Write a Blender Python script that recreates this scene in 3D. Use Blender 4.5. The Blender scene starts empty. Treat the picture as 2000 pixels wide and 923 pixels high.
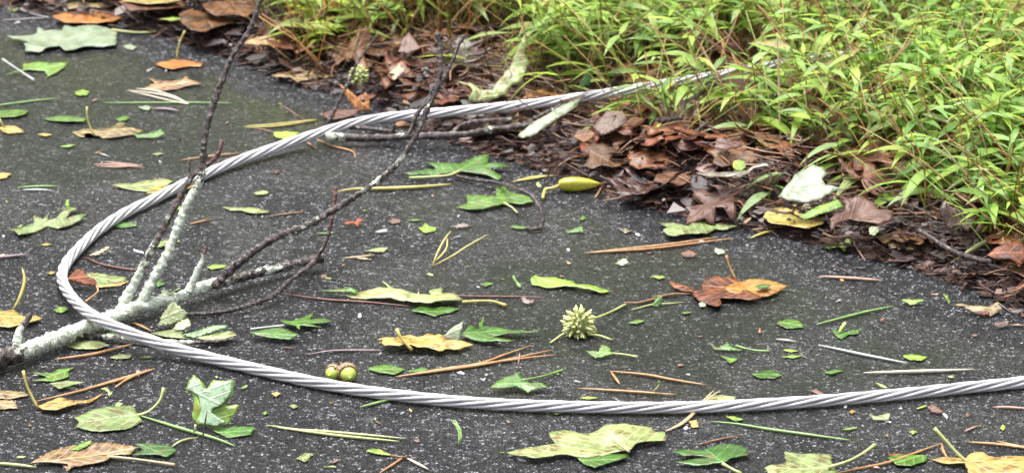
import bpy, bmesh, math, random
from mathutils import Vector, Matrix, noise, Quaternion
from mathutils.geometry import delaunay_2d_cdt

random.seed(7)
scene = bpy.context.scene
R = math.radians

# ------------------------------------------------------------------ camera
CAM_H, PITCH, FPX = 1.24, R(20.0), 7030.0
cam_d = bpy.data.cameras.new('camera')
cam_d.sensor_width = 36.0
cam_d.lens = 36.0 * FPX / 2000.0
cam_d.clip_start, cam_d.clip_end = 0.1, 500.0
cam_d.dof.use_dof = True
cam_d.dof.focus_distance = 3.24
cam_d.dof.aperture_fstop = 14.0
cam = bpy.data.objects.new('camera', cam_d)
scene.collection.objects.link(cam)
cam.location = (0, 0, CAM_H)
cam.rotation_euler = (R(90) - PITCH, 0, 0)
scene.camera = cam

# ------------------------------------------------------------------ light
SUN_EL, SUN_AZ = R(74), R(-35)       # azimuth measured from +Y towards +X
world = bpy.data.worlds.new("World")
scene.world = world
world.use_nodes = True
wn, wl = world.node_tree.nodes, world.node_tree.links
wn.clear()
sky = wn.new('ShaderNodeTexSky')
sky.sky_type = 'NISHITA'
sky.sun_disc = False
sky.sun_elevation = SUN_EL
sky.sun_rotation = SUN_AZ
sky.air_density, sky.dust_density, sky.ozone_density = 1.0, 6.0, 1.0
hs = wn.new('ShaderNodeHueSaturation')
hs.inputs['Saturation'].default_value = 0.38
bg = wn.new('ShaderNodeBackground')
bg.inputs['Strength'].default_value = 0.15
wo = wn.new('ShaderNodeOutputWorld')
wl.new(sky.outputs[0], hs.inputs['Color'])
wl.new(hs.outputs[0], bg.inputs['Color'])
wl.new(bg.outputs[0], wo.inputs['Surface'])

sun_d = bpy.data.lights.new('sun', 'SUN')
sun_d.energy = 1.5
sun_d.angle = R(35)
sun_d.color = (1.0, 0.97, 0.93)
sun = bpy.data.objects.new('sun', sun_d)
scene.collection.objects.link(sun)
sv = Vector((math.sin(SUN_AZ) * math.cos(SUN_EL), math.cos(SUN_AZ) * math.cos(SUN_EL), math.sin(SUN_EL)))
sun.rotation_euler = sv.to_track_quat('Z', 'Y').to_euler()
sun.location = (0, 3, 5)

scene.view_settings.view_transform = 'Standard'
scene.view_settings.look = 'None'
scene.view_settings.exposure = 1.45
scene.view_settings.gamma = 1.0
scene.view_settings.use_curve_mapping = False
scene.cycles.max_bounces = 6
scene.cycles.transparent_max_bounces = 8

# ------------------------------------------------------------------ pixel -> place
CP, SP = math.cos(PITCH), math.sin(PITCH)
def ray(px, py):
    u, v = (px - 1000.0) / FPX, (py - 461.5) / FPX
    return Vector((u, CP - v * SP, -SP - v * CP))
def P(px, py, z=0.0):                       # the point of height z seen at a pixel
    d = ray(px, py)
    t = (z - CAM_H) / d.z
    return Vector((d.x * t, d.y * t, z))
def V(px, py, base, k):                     # the point on a plane through base that rises k metres per metre of distance
    d = ray(px, py)
    t = (base.z - CAM_H - k * base.y) / (d.z - k * d.y)
    return Vector((d.x * t, d.y * t, CAM_H + d.z * t))

# ------------------------------------------------------------------ the road edge and the bank
edge_px = [(-700, -165), (-300, -60), (60, 15), (330, 62), (420, 95), (500, 116), (600, 162), (740, 186), (800, 232), (960, 290),
           (1090, 330), (1180, 365), (1290, 402), (1480, 440), (1640, 475), (1790, 515), (1900, 550), (2000, 592), (2300, 720)]
edge_w = [P(*p) for p in edge_px]
e_dir = (P(2000, 592) - P(330, 62)); e_dir.z = 0; e_dir.normalize()
n_dir = Vector((-e_dir.y, e_dir.x, 0))
if n_dir.y < 0: n_dir = -n_dir
e_org = P(1180, 365)
def interp(tab, s):
    if s <= tab[0][0]: return tab[0][1]
    for (a, fa), (b, fb) in zip(tab, tab[1:]):
        if s <= b: return fa + (fb - fa) * (s - a) / (b - a)
    return tab[-1][1]
edge_tab = sorted(((p - e_org).dot(e_dir), (p - e_org).dot(n_dir)) for p in edge_w)
def sd(x, y):
    q = Vector((x, y, 0)) - e_org
    s = q.dot(e_dir)
    return s, q.dot(n_dir) - interp(edge_tab, s)
def from_sd(s, d):
    return e_org + e_dir * s + n_dir * (d + interp(edge_tab, s))
def smooth(a, b, x):
    t = min(1, max(0, (x - a) / (b - a)))
    return t * t * (3 - 2 * t)
def bank(x, y):
    s, d = sd(x, y)
    if d < -0.06: return -0.012
    h = 0.022 * smooth(-0.02, 0.08, d) - 0.012 * (1 - smooth(-0.06, -0.012, d)) + 0.07 * max(0, d)
    w = smooth(-0.01, 0.05, d)
    h += w * (0.010 * noise.noise(Vector((x * 14, y * 14, 1.0))) + 0.006 * noise.noise(Vector((x * 42, y * 42, 5.0))))
    h += 0.95 * max(0, d - 1.5) * smooth(1.4, 3.0, d)  # steep rise out of view, shaped for what the wet road reflects
    return h
def PT(px, py, dz=0.0):                     # the point of the ground (road or bank) seen at a pixel
    z = 0.0
    for _ in range(14):
        p = P(px, py, z + dz)
        z = 0.5 * z + 0.5 * max(0.0, bank(p.x, p.y))
    return P(px, py, z + dz)
grass_px = [(330, -40), (540, 36), (600, 102), (690, 122), (800, 96), (900, 104), (960, 128), (1040, 186), (1180, 222), (1330, 268),
            (1480, 280), (1600, 292), (1700, 325), (1800, 385), (1900, 440), (2000, 490), (2200, 590)]
grass_tab = sorted((lambda p: (sd(p.x, p.y)))(PT(*p)) for p in grass_px)

# ------------------------------------------------------------------ linking and tagging
def tag(o, label=None, cat=None, group=None, kind=None):
    if label: o['label'] = label
    if cat: o['category'] = cat
    if group: o['group'] = group
    if kind: o['kind'] = kind
    return o
def obj(name, verts, faces, mats, parent=None, smooth_=True, fmat=None, uv=None, col=None, origin=None):
    if origin is not None:
        verts = [Vector(v) - origin for v in verts]
    me = bpy.data.meshes.new(name)
    me.from_pydata([tuple(v) for v in verts], [], faces)
    if not isinstance(mats, (list, tuple)): mats = [mats]
    for m in mats: me.materials.append(m)
    if fmat: me.polygons.foreach_set('material_index', fmat)
    if smooth_: me.polygons.foreach_set('use_smooth', [True] * len(me.polygons))
    if uv:
        l = me.uv_layers.new(name='UVMap')
        for lp in me.loops: l.data[lp.index].uv = uv[lp.vertex_index]
    if col:
        a = me.color_attributes.new('tint', 'FLOAT_COLOR', 'POINT')
        buf = []
        for c in col: buf.extend((c[0], c[1], c[2], 1.0))
        a.data.foreach_set('color', buf)
    me.update()
    o = bpy.data.objects.new(name, me)
    scene.collection.objects.link(o)
    if origin is not None and parent is None: o.location = origin
    if parent is not None:
        o.parent = parent
        if origin is not None: o.location = origin - parent.location
    return o
def empty(name, loc):
    o = bpy.data.objects.new(name, None)
    scene.collection.objects.link(o)
    o.location = loc
    o.empty_display_size = 0.02
    return o

# ------------------------------------------------------------------ materials
class NT:
    def __init__(s, name):
        s.m = bpy.data.materials.new(name)
        s.m.use_nodes = True
        s.n, s.l = s.m.node_tree.nodes, s.m.node_tree.links
        s.p = s.n['Principled BSDF']
        s.out = s.n['Material Output']
        s.tc = s.n.new('ShaderNodeTexCoord')
    def new(s, t, **kw):
        n = s.n.new(t)
        for k, v in kw.items(): setattr(n, k, v)
        return n
    def set(s, sock, v):
        if isinstance(v, bpy.types.NodeSocket): s.l.new(v, sock)
        else: sock.default_value = v
    def noise(s, scale, detail=3, rough=0.55, vec=None, out=0):
        n = s.new('ShaderNodeTexNoise')
        n.inputs['Scale'].default_value = scale
        n.inputs['Detail'].default_value = detail
        n.inputs['Roughness'].default_value = rough
        s.l.new(vec if vec is not None else s.tc.outputs['Object'], n.inputs['Vector'])
        return n.outputs[out]
    def ramp(s, f, stops, mode='LINEAR'):
        n = s.new('ShaderNodeValToRGB')
        n.color_ramp.interpolation = mode
        el = n.color_ramp.elements
        while len(el) < len(stops): el.new(0.5)
        for e, (p, c) in zip(el, stops):
            e.position = p
            e.color = (c, c, c, 1) if isinstance(c, (int, float)) else (*c, 1)
        s.l.new(f, n.inputs[0])
        return n.outputs[0]
    def mix(s, f, a, b, blend='MIX'):
        n = s.new('ShaderNodeMix', data_type='RGBA', blend_type=blend)
        s.set(n.inputs[0], f)
        for i, v in ((6, a), (7, b)):
            if isinstance(v, tuple): n.inputs[i].default_value = (*v, 1)
            else: s.l.new(v, n.inputs[i])
        return n.outputs[2]
    def math(s, op, a, b=0.0, c=0.0):
        n = s.new('ShaderNodeMath', operation=op)
        s.set(n.inputs[0], a); s.set(n.inputs[1], b)
        if len(n.inputs) > 2: s.set(n.inputs[2], c)
        return n.outputs[0]
    def bump(s, h, strength, dist, normal=None):
        n = s.new('ShaderNodeBump')
        n.inputs['Strength'].default_value = strength
        n.inputs['Distance'].default_value = dist
        s.l.new(h, n.inputs['Height'])
        if normal is not None: s.l.new(normal, n.inputs['Normal'])
        return n.outputs[0]
    def scaled(s, v):
        n = s.new('ShaderNodeMapping')
        n.inputs['Scale'].default_value = v
        s.l.new(s.tc.outputs['Object'], n.inputs['Vector'])
        return n.outputs[0]
    def fin(s, color=None, rough=None, bump=None, coat=None, coat_rough=0.1, metallic=None, spec=None):
        p = s.p.inputs
        if color is not None:
            if isinstance(color, tuple): p['Base Color'].default_value = (*color, 1)
            else: s.l.new(color, p['Base Color'])
        if rough is not None: s.set(p['Roughness'], rough)
        if bump is not None: s.l.new(bump, p['Normal'])
        if coat is not None:
            s.set(p['Coat Weight'], coat)
            p['Coat Roughness'].default_value = coat_rough
            p['Coat IOR'].default_value = 1.33
        if metallic is not None: s.set(p['Metallic'], metallic)
        if spec is not None: p['Specular IOR Level'].default_value = spec
        return s.m

def translucent(t, color, amount):
    tr = t.new('ShaderNodeBsdfTranslucent')
    if isinstance(color, tuple): tr.inputs['Color'].default_value = (*color, 1)
    else: t.l.new(color, tr.inputs['Color'])
    mx = t.new('ShaderNodeMixShader')
    mx.inputs[0].default_value = amount
    t.l.new(t.p.outputs[0], mx.inputs[1]); t.l.new(tr.outputs[0], mx.inputs[2])
    t.l.new(mx.outputs[0], t.out.inputs['Surface'])

ALB = 0.74
def leaf_mat(name, c1, c2, spot=None, spot_amt=0.0, vein=None, vein_amt=0.75, rough=0.42, trans=0.08, scale=28, coat=0.2, spec=0.5):
    c1, c2, spot, vein = ((None if c is None else tuple(v * ALB for v in c)) for c in (c1, c2, spot, vein))
    t = NT(name)
    oi = t.new('ShaderNodeObjectInfo')
    off = t.new('ShaderNodeVectorMath', operation='ADD')
    t.l.new(t.tc.outputs['Object'], off.inputs[0])
    cmb = t.new('ShaderNodeCombineXYZ')
    r10 = t.math('MULTIPLY', oi.outputs['Random'], 9.0)
    t.l.new(r10, cmb.inputs[0]); t.l.new(r10, cmb.inputs[2])
    t.l.new(cmb.outputs[0], off.inputs[1])
    vec = off.outputs[0]
    base = t.mix(t.ramp(t.noise(scale, 4, 0.6, vec), [(0.34, 0.0), (0.66, 1.0)]), c1, c2)
    if spot:
        base = t.mix(t.ramp(t.noise(scale * 3.1, 4, 0.65, vec), [(0.62 - spot_amt, 0.0), (0.70 - spot_amt * 0.6, 1.0)]), base, spot)
    uv = t.new('ShaderNodeUVMap')
    sep = t.new('ShaderNodeSeparateXYZ')
    t.l.new(uv.outputs[0], sep.inputs[0])
    av = t.math('ABSOLUTE', sep.outputs[1])
    mid = t.ramp(av, [(0.004, 1.0), (0.014, 0.0)])
    k = t.math('SUBTRACT', sep.outputs[0], t.math('MULTIPLY', av, 0.9))
    fr = t.math('PINGPONG', k, 0.055)
    side = t.ramp(fr, [(0.003, 0.8), (0.012, 0.0)])
    vm = t.math('MAXIMUM', mid, side)
    col = t.mix(t.math('MULTIPLY', vm, vein_amt), base, vein or tuple(min(1, c * 1.6 + 0.03) for c in c2))
    mot = t.ramp(t.noise(75, 4, 0.65, vec), [(0.30, 0.62), (0.5, 1.0), (0.72, 1.22)])
    col = t.mix(1.0, col, mot, 'MULTIPLY')
    vary = t.new('ShaderNodeHueSaturation')
    t.l.new(col, vary.inputs['Color'])
    t.l.new(t.math('MULTIPLY_ADD', oi.outputs['Random'], 0.4, 0.8), vary.inputs['Value'])
    t.l.new(t.math('MULTIPLY_ADD', oi.outputs['Random'], -0.03, 0.515), vary.inputs['Hue'])
    col = vary.outputs[0]
    b = t.bump(t.noise(130, 3, 0.6, vec), 0.5, 0.002)
    b = t.bump(vm, 0.35, 0.0012, b)
    t.fin(col, t.ramp(t.noise(40, 2, 0.5, vec), [(0.3, rough - 0.12), (0.7, rough + 0.12)]), b, coat, 0.16, spec=spec)
    if trans: translucent(t, col, trans)
    return t.m

M = {}
M['green'] = leaf_mat('green_leaf', (0.045, 0.13, 0.010), (0.09, 0.215, 0.018), (0.12, 0.11, 0.02), 0.09)
M['lime'] = leaf_mat('lime_leaf', (0.12, 0.25, 0.022), (0.23, 0.36, 0.045), (0.36, 0.34, 0.04), 0.08)
M['deep'] = leaf_mat('deep_green_leaf', (0.035, 0.11, 0.015), (0.075, 0.19, 0.025))
M['pale'] = leaf_mat('pale_leaf_underside', (0.29, 0.35, 0.14), (0.40, 0.46, 0.22), (0.24, 0.22, 0.06), 0.09, vein=(0.22, 0.27, 0.08), vein_amt=0.5)
M['white'] = leaf_mat('white_leaf_underside', (0.26, 0.33, 0.20), (0.37, 0.44, 0.30), (0.30, 0.31, 0.14), 0.07, vein=(0.27, 0.34, 0.17), vein_amt=0.5)
M['sage'] = leaf_mat('sage_leaf', (0.19, 0.28, 0.07), (0.32, 0.40, 0.15), (0.17, 0.13, 0.035), 0.14, vein=(0.50, 0.55, 0.28))
M['sky_sheen'] = leaf_mat('painted_sky_sheen', (0.36, 0.52, 0.30), (0.52, 0.66, 0.46), (0.16, 0.34, 0.08), 0.05, vein=(0.30, 0.46, 0.22), vein_amt=0.4, coat=0.8, rough=0.3)  # sky reflection on the upright leaf, painted as its colour
M['yellow'] = leaf_mat('yellow_leaf', (0.52, 0.42, 0.06), (0.66, 0.57, 0.20), (0.28, 0.13, 0.025), 0.18, vein=(0.62, 0.50, 0.12))
M['amber'] = leaf_mat('amber_leaf', (0.30, 0.12, 0.014), (0.43, 0.20, 0.024), (0.25, 0.09, 0.02), 0.07)
M['tan'] = leaf_mat('tan_leaf', (0.24, 0.15, 0.06), (0.39, 0.285, 0.13), (0.13, 0.06, 0.026), 0.15)
M['ochre'] = leaf_mat('ochre_leaf', (0.40, 0.27, 0.06), (0.50, 0.36, 0.10), (0.20, 0.11, 0.03), 0.11)
M['rust'] = leaf_mat('rust_leaf', (0.17, 0.05, 0.017), (0.28, 0.10, 0.034), (0.06, 0.022, 0.012), 0.17, vein=(0.40, 0.2, 0.1), coat=0.12, rough=0.45, spec=0.3)
M['brown'] = leaf_mat('brown_leaf', (0.105, 0.037, 0.017), (0.18, 0.07, 0.034), (0.09, 0.04, 0.025), 0.09, vein=(0.30, 0.16, 0.09), coat=0.12, rough=0.45, spec=0.25)
M['umber'] = leaf_mat('umber_leaf', (0.048, 0.021, 0.015), (0.09, 0.043, 0.032), (0.03, 0.017, 0.013), 0.09, vein=(0.18, 0.11, 0.08), coat=0.4, rough=0.34, spec=0.3)
M['mauve'] = leaf_mat('mauve_leaf', (0.11, 0.044, 0.030), (0.18, 0.085, 0.062), (0.12, 0.06, 0.045), 0.08, vein=(0.22, 0.12, 0.09), coat=0.12, rough=0.42, spec=0.25)
M['red'] = leaf_mat('red_leaf', (0.13, 0.022, 0.005), (0.24, 0.06, 0.010), (0.07, 0.012, 0.005), 0.09, coat=0.05, spec=0.2)
M['grey'] = leaf_mat('grey_leaf', (0.20, 0.16, 0.12), (0.29, 0.24, 0.18), (0.18, 0.12, 0.09), 0.06, coat=0.9)

def stick_mat(name, c1, c2, coat=0.4, rough=0.45, scale=90):
    c1, c2 = tuple(v * ALB for v in c1), tuple(v * ALB for v in c2)
    t = NT(name)
    c = t.mix(t.ramp(t.noise(scale, 3, 0.6), [(0.35, 0.0), (0.65, 1.0)]), c1, c2)
    return t.fin(c, rough, t.bump(t.noise(300, 2), 0.4, 0.001), coat, 0.2)
M['s_orange'] = stick_mat('orange_needle', (0.42, 0.19, 0.06), (0.56, 0.33, 0.14))
M['s_brown'] = stick_mat('brown_needle', (0.19, 0.085, 0.04), (0.32, 0.16, 0.08))
M['s_red'] = stick_mat('red_needle', (0.13, 0.03, 0.025), (0.22, 0.07, 0.05))
M['s_pink'] = stick_mat('pinkish_stick', (0.42, 0.24, 0.17), (0.55, 0.34, 0.25))
M['s_tan'] = stick_mat('tan_stick', (0.50, 0.36, 0.18), (0.66, 0.53, 0.32))
M['s_cream'] = stick_mat('cream_stick', (0.60, 0.52, 0.38), (0.76, 0.68, 0.54))
M['s_green'] = stick_mat('green_stem', (0.18, 0.36, 0.08), (0.32, 0.48, 0.15))
M['s_lime'] = stick_mat('lime_stem', (0.42, 0.46, 0.14), (0.56, 0.58, 0.24))
M['s_yellow'] = stick_mat('yellow_stem', (0.46, 0.38, 0.07), (0.60, 0.52, 0.16))
M['s_white'] = stick_mat('whitish_stem', (0.50, 0.55, 0.50), (0.66, 0.70, 0.64))
M['s_grey'] = stick_mat('grey_stick', (0.24, 0.21, 0.20), (0.38, 0.35, 0.34))
M['s_mauve'] = stick_mat('mauve_stick', (0.22, 0.14, 0.15), (0.36, 0.26, 0.27))
M['s_dark'] = stick_mat('dark_stick', (0.03, 0.018, 0.015), (0.08, 0.05, 0.045), coat=0.7)

def bark_mat():
    t = NT('lichened_bark')
    at = t.new('ShaderNodeAttribute', attribute_name='tint')
    sep = t.new('ShaderNodeSeparateColor')
    t.l.new(at.outputs['Color'], sep.inputs[0])
    bark = t.mix(t.ramp(t.noise(190, 4, 0.7), [(0.4, 0.0), (0.66, 1.0)]), (0.014, 0.007, 0.006), (0.085, 0.05, 0.045))
    red = t.mix(sep.outputs[1], bark, (0.16, 0.035, 0.02))
    lich = t.mix(t.ramp(t.noise(240, 5, 0.75), [(0.36, 0.0), (0.56, 1.0)]), (0.36, 0.41, 0.29), (0.78, 0.82, 0.70))
    n = t.math('ADD', t.math('MULTIPLY_ADD', t.noise(38, 3, 0.6), 0.5, t.math('MULTIPLY_ADD', t.noise(150, 5, 0.75), 0.8, -0.15)), t.math('MULTIPLY_ADD', sep.outputs[0], 0.58, -0.29))
    mask = t.ramp(n, [(0.50, 0.0), (0.56, 1.0)])
    red = t.mix(t.math('MULTIPLY', t.math('MULTIPLY', sep.outputs[2], 0.9), t.ramp(t.noise(420, 2), [(0.42, 0.1), (0.6, 1.0)])), red, (0.36, 0.30, 0.29))  # highlights on the raised rings, painted as paler grey
    h = t.math('ADD', t.noise(260, 4, 0.7), t.math('MULTIPLY', mask, 0.6))
    return t.fin(t.mix(mask, red, lich), t.ramp(mask, [(0, 0.35), (1, 0.8)]), t.bump(h, 1.0, 0.005), t.ramp(mask, [(0, 0.5), (1, 0.0)]), 0.25)
M['bark'] = bark_mat()

def steel_mat():
    t = NT('galvanised_steel')
    c = t.mix(t.ramp(t.noise(60, 4, 0.6), [(0.35, 0.0), (0.7, 1.0)]), (0.44, 0.425, 0.44), (0.60, 0.585, 0.60))
    c = t.mix(t.ramp(t.noise(14, 4, 0.6), [(0.50, 0.0), (0.72, 0.45)]), c, (0.34, 0.315, 0.30))
    c = t.mix(t.ramp(t.noise(420, 4, 0.7), [(0.60, 0.0), (0.72, 1.0)]), c, (0.30, 0.28, 0.27))
    return t.fin(c, t.ramp(t.noise(200, 3), [(0.3, 0.36), (0.7, 0.58)]), t.bump(t.noise(500, 3, 0.6), 0.25, 0.0008), 0.3, 0.2, metallic=0.15)
M['steel'] = steel_mat()
M['core'] = NT('dark_steel_core').fin((0.05, 0.045, 0.045), 0.7)

def asphalt_mat():
    t = NT('wet_asphalt')
    V1 = t.new('ShaderNodeTexVoronoi'); V1.inputs['Scale'].default_value = 430
    V2 = t.new('ShaderNodeTexVoronoi'); V2.inputs['Scale'].default_value = 190
    wob = t.new('ShaderNodeVectorMath', operation='MULTIPLY_ADD')
    nz = t.new('ShaderNodeTexNoise'); nz.inputs['Scale'].default_value = 300
    t.l.new(t.tc.outputs['Object'], nz.inputs['Vector'])
    t.l.new(nz.outputs['Color'], wob.inputs[0]); wob.inputs[1].default_value = (0.004,) * 3
    t.l.new(t.tc.outputs['Object'], wob.inputs[2])
    for v in (V1, V2): t.l.new(wob.outputs[0], v.inputs['Vector'])
    s1 = t.new('ShaderNodeSeparateColor'); t.l.new(V1.outputs['Color'], s1.inputs[0])
    s2 = t.new('ShaderNodeSeparateColor'); t.l.new(V2.outputs['Color'], s2.inputs[0])
    c1 = t.ramp(s1.outputs[0], [(0.0, (0.004, 0.004, 0.005)), (0.48, (0.011, 0.0115, 0.014)), (0.66, (0.030, 0.031, 0.036)), (0.83, (0.082, 0.084, 0.096)), (1.0, (0.38, 0.38, 0.41))])  # pale stones, with wet glints painted in among the brightest
    c2 = t.ramp(s2.outputs[0], [(0.0, (0.004, 0.004, 0.005)), (0.7, (0.012, 0.012, 0.015)), (0.90, (0.038, 0.038, 0.044)), (1.0, (0.20, 0.198, 0.215))])
    pick = t.ramp(s2.outputs[1], [(0.60, 0.0), (0.64, 1.0)])
    col = t.mix(pick, c1, c2)
    col = t.mix(t.ramp(V1.outputs['Distance'], [(0.42, 0.0), (0.62, 0.85)]), col, (0.008, 0.008, 0.009))
    # dampness: a thin film of standing water in the low places
    at = t.new('ShaderNodeAttribute', attribute_name='tint')
    sep = t.new('ShaderNodeSeparateColor'); t.l.new(at.outputs['Color'], sep.inputs[0])
    film = t.math('ADD', sep.outputs[0], t.math('MULTIPLY_ADD', t.noise(9, 4, 0.6), 0.9, -0.45))
    wet = t.ramp(film, [(0.34, 0.0), (0.62, 1.0)])
    col = t.mix(t.math('MULTIPLY', wet, 0.42), col, (0.012, 0.0155, 0.010))  # water darkens the asphalt; the green tint is a painted reflection of greenery
    sil = t.ramp(t.noise(16, 4, 0.6), [(0.45, 0.0), (0.75, 1.0)])
    col = t.mix(t.math('MULTIPLY', sil, 0.25), col, (0.017, 0.017, 0.015))
    h = t.math('ADD', t.math('MULTIPLY', V1.outputs['Distance'], 1.0), t.math('MULTIPLY', V2.outputs['Distance'], 1.2))
    hb = t.bump(h, 0.85, 0.0035)
    rip = t.noise(70, 3, 0.6, t.scaled((0.55, 1.7, 1.0)))
    rb = t.bump(rip, 0.32, 0.0022)
    mx = t.new('ShaderNodeMix', data_type='VECTOR')
    t.l.new(wet, mx.inputs[0]); t.l.new(hb, mx.inputs[4]); t.l.new(rb, mx.inputs[5])
    t.fin(col, t.ramp(s1.outputs[1], [(0.0, 0.35), (1.0, 0.7)]), hb, t.ramp(wet, [(0.0, 0.34), (1.0, 0.92)]), 0.09, spec=0.20)
    t.l.new(t.ramp(wet, [(0.0, 0.28), (1.0, 0.06)]), t.p.inputs['Coat Roughness'])
    t.l.new(mx.outputs[1], t.p.inputs['Coat Normal'])
    return t.m
M['asphalt'] = asphalt_mat()

def soil_mat():
    t = NT('dark_wet_soil')
    c = t.mix(t.ramp(t.noise(60, 5, 0.7), [(0.35, 0.0), (0.65, 1.0)]), (0.045, 0.020, 0.013), (0.13, 0.058, 0.034))
    c = t.mix(t.ramp(t.noise(22, 4, 0.6), [(0.5, 0.0), (0.7, 1.0)]), c, (0.075, 0.040, 0.026))
    return t.fin(c, 0.75, t.bump(t.noise(140, 5, 0.7), 1.0, 0.008), 0.12, 0.3)
M['soil'] = soil_mat()
def unseen_hill_mat():  # unseen slope, added so the water film mirrors dark green
    t = NT('unseen_green_hillside')
    c = t.ramp(t.noise(5, 6, 0.75), [(0.3, (0.010, 0.017, 0.005)), (0.5, (0.04, 0.075, 0.012)), (0.7, (0.09, 0.14, 0.025))])
    return t.fin(c, 0.8, t.bump(t.noise(16, 5, 0.7), 1.0, 0.1))
M['unseen_hill'] = unseen_hill_mat()
def tint_mat(name, rough=0.42, coat=0.35, trans=0.0, coat_rough=0.22):
    t = NT(name)
    at = t.new('ShaderNodeAttribute', attribute_name='tint')
    v = t.new('ShaderNodeHueSaturation')
    t.l.new(at.outputs['Color'], v.inputs['Color'])
    t.l.new(t.ramp(t.noise(120, 3, 0.6), [(0.3, 0.78), (0.7, 1.2)]), v.inputs['Value'])
    t.fin(v.outputs[0], rough, t.bump(t.noise(220, 2), 0.35, 0.001), coat, coat_rough)
    if trans: translucent(t, v.outputs[0], trans)
    return t.m
M['grass'] = tint_mat('stiltgrass', trans=0.58, rough=0.5, coat=0.2)
M['litter'] = tint_mat('litter_bits', rough=0.5, coat=0.22)

# ------------------------------------------------------------------ shapes
def catmull(pts, step):
    pts = [Vector(p) for p in pts]
    if len(pts) == 2:
        n = max(2, int((pts[1] - pts[0]).length / step) + 1)
        return [pts[0].lerp(pts[1], i / n) for i in range(n + 1)]
    q = [pts[0] * 2 - pts[1]] + pts + [pts[-1] * 2 - pts[-2]]
    out = []
    for i in range(1, len(q) - 2):
        a, b, c, d = q[i - 1], q[i], q[i + 1], q[i + 2]
        n = max(1, int((c - b).length / step))
        for k in range(n):
            t = k / n
            out.append(0.5 * ((2 * b) + (c - a) * t + (2 * a - 5 * b + 4 * c - d) * t * t + (3 * b - a - 3 * c + d) * t ** 3))
    out.append(pts[-1])
    return out
def frames(path):
    T = []
    for i in range(len(path)):
        d = path[min(i + 1, len(path) - 1)] - path[max(i - 1, 0)]
        T.append(d.normalized() if d.length > 1e-9 else Vector((1, 0, 0)))
    up = Vector((0, 0, 1)) if abs(T[0].z) < 0.9 else Vector((0, 1, 0))
    n = (up - T[0] * up.dot(T[0])).normalized()
    N = [n]
    for i in range(1, len(path)):
        n = (n - T[i] * n.dot(T[i]))
        n = n.normalized() if n.length > 1e-9 else N[-1]
        N.append(n)
    return T, N
def tube(path, rad, sides=8, flat=1.0, jitter=0.0, lump=None):
    T, N = frames(path)
    vs, fs = [], []
    n = len(path)
    for i, p in enumerate(path):
        r = rad(i / max(1, n - 1)) if callable(rad) else rad
        B = T[i].cross(N[i])
        for k in range(sides):
            a = 2 * math.pi * k / sides
            rr = r
            if lump: rr = lump(i, k, r, p)
            if jitter: rr *= 1 + random.uniform(-jitter, jitter)
            vs.append(p + N[i] * (math.cos(a) * rr * flat) + B * (math.sin(a) * rr))
    for i in range(n - 1):
        for k in range(sides):
            a, b = i * sides + k, i * sides + (k + 1) % sides
            fs.append((a, b, b + sides, a + sides))
    fs.append(tuple(range(sides))[::-1])
    fs.append(tuple((n - 1) * sides + k for k in range(sides)))
    return vs, fs
def merge(parts):
    V_, F_ = [], []
    for vs, fs in parts:
        o = len(V_)
        V_ += list(vs)
        F_ += [tuple(i + o for i in f) for f in fs]
    return V_, F_

def sheet(poly, h, th=0.0006, disp=None, jag=0.0, axis=None):
    """poly: 2-D outline (metres); a curled leaf blade with a real thickness.  Returns verts (x, y, z), faces, uv."""
    # refine the outline
    pl = []
    n = len(poly)
    per = sum(math.dist(poly[i], poly[(i + 1) % n]) for i in range(n))
    for i in range(n):
        a, b = Vector(poly[i]), Vector(poly[(i + 1) % n])
        L = (b - a).length
        m = max(1, int(L / (h * 0.8)))
        nn = Vector((-(b - a).y, (b - a).x))
        if nn.length > 0: nn.normalize()
        for k in range(m):
            p = a.lerp(b, k / m)
            if k and jag: p = p + nn * random.uniform(-jag, jag) * h
            pl.append(p)
    nb = len(pl)
    xs, ys = [p.x for p in pl], [p.y for p in pl]
    pts = list(pl)
    def inside(x, y):
        c = False
        j = nb - 1
        for i in range(nb):
            yi, yj = pl[i].y, pl[j].y
            if (yi > y) != (yj > y) and x < (pl[j].x - pl[i].x) * (y - yi) / (yj - yi) + pl[i].x: c = not c
            j = i
        return c
    y = min(ys) + h / 2
    row = 0
    while y < max(ys):
        x = min(xs) + (h / 2 if row % 2 else 0)
        while x < max(xs):
            if inside(x, y) and min((Vector((x, y)) - p).length_squared for p in pl) > (0.45 * h) ** 2: pts.append(Vector((x, y)))
            x += h
        y += h * 0.87
        row += 1
    edges = [(i, (i + 1) % nb) for i in range(nb)]
    v2, e2, f2, _, _, _ = delaunay_2d_cdt(pts, edges, [], 1, 1e-7)
    fs = [tuple(f) for f in f2]
    # consistent orientation (counter-clockwise)
    out = []
    cnt = {}
    for f in fs:
        a, b, c = (v2[i] for i in f[:3])
        if (b - a).x * (c - a).y - (b - a).y * (c - a).x < 0: f = f[::-1]
        out.append(f)
        for i in range(len(f)): cnt[(f[i], f[(i + 1) % len(f)])] = 1
    rim = [e for e in cnt if (e[1], e[0]) not in cnt]
    n2 = len(v2)
    top = [Vector((p.x, p.y, disp(p.x, p.y) if disp else 0.0)) for p in v2]
    vs = top + [p - Vector((0, 0, th)) for p in top]
    faces = out + [tuple(i + n2 for i in f[::-1]) for f in out] + [(b, a, a + n2, b + n2) for a, b in rim]
    if axis is None:
        axis = (Vector(poly[0]), Vector(poly[len(poly) // 2]))
    d = (axis[1] - axis[0]); d.normalize()
    q = Vector((-d.y, d.x))
    uv = [((p.xy - axis[0]).dot(d) * 10, (p.xy - axis[0]).dot(q) * 10) for p in vs]
    return vs, faces, uv

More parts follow.
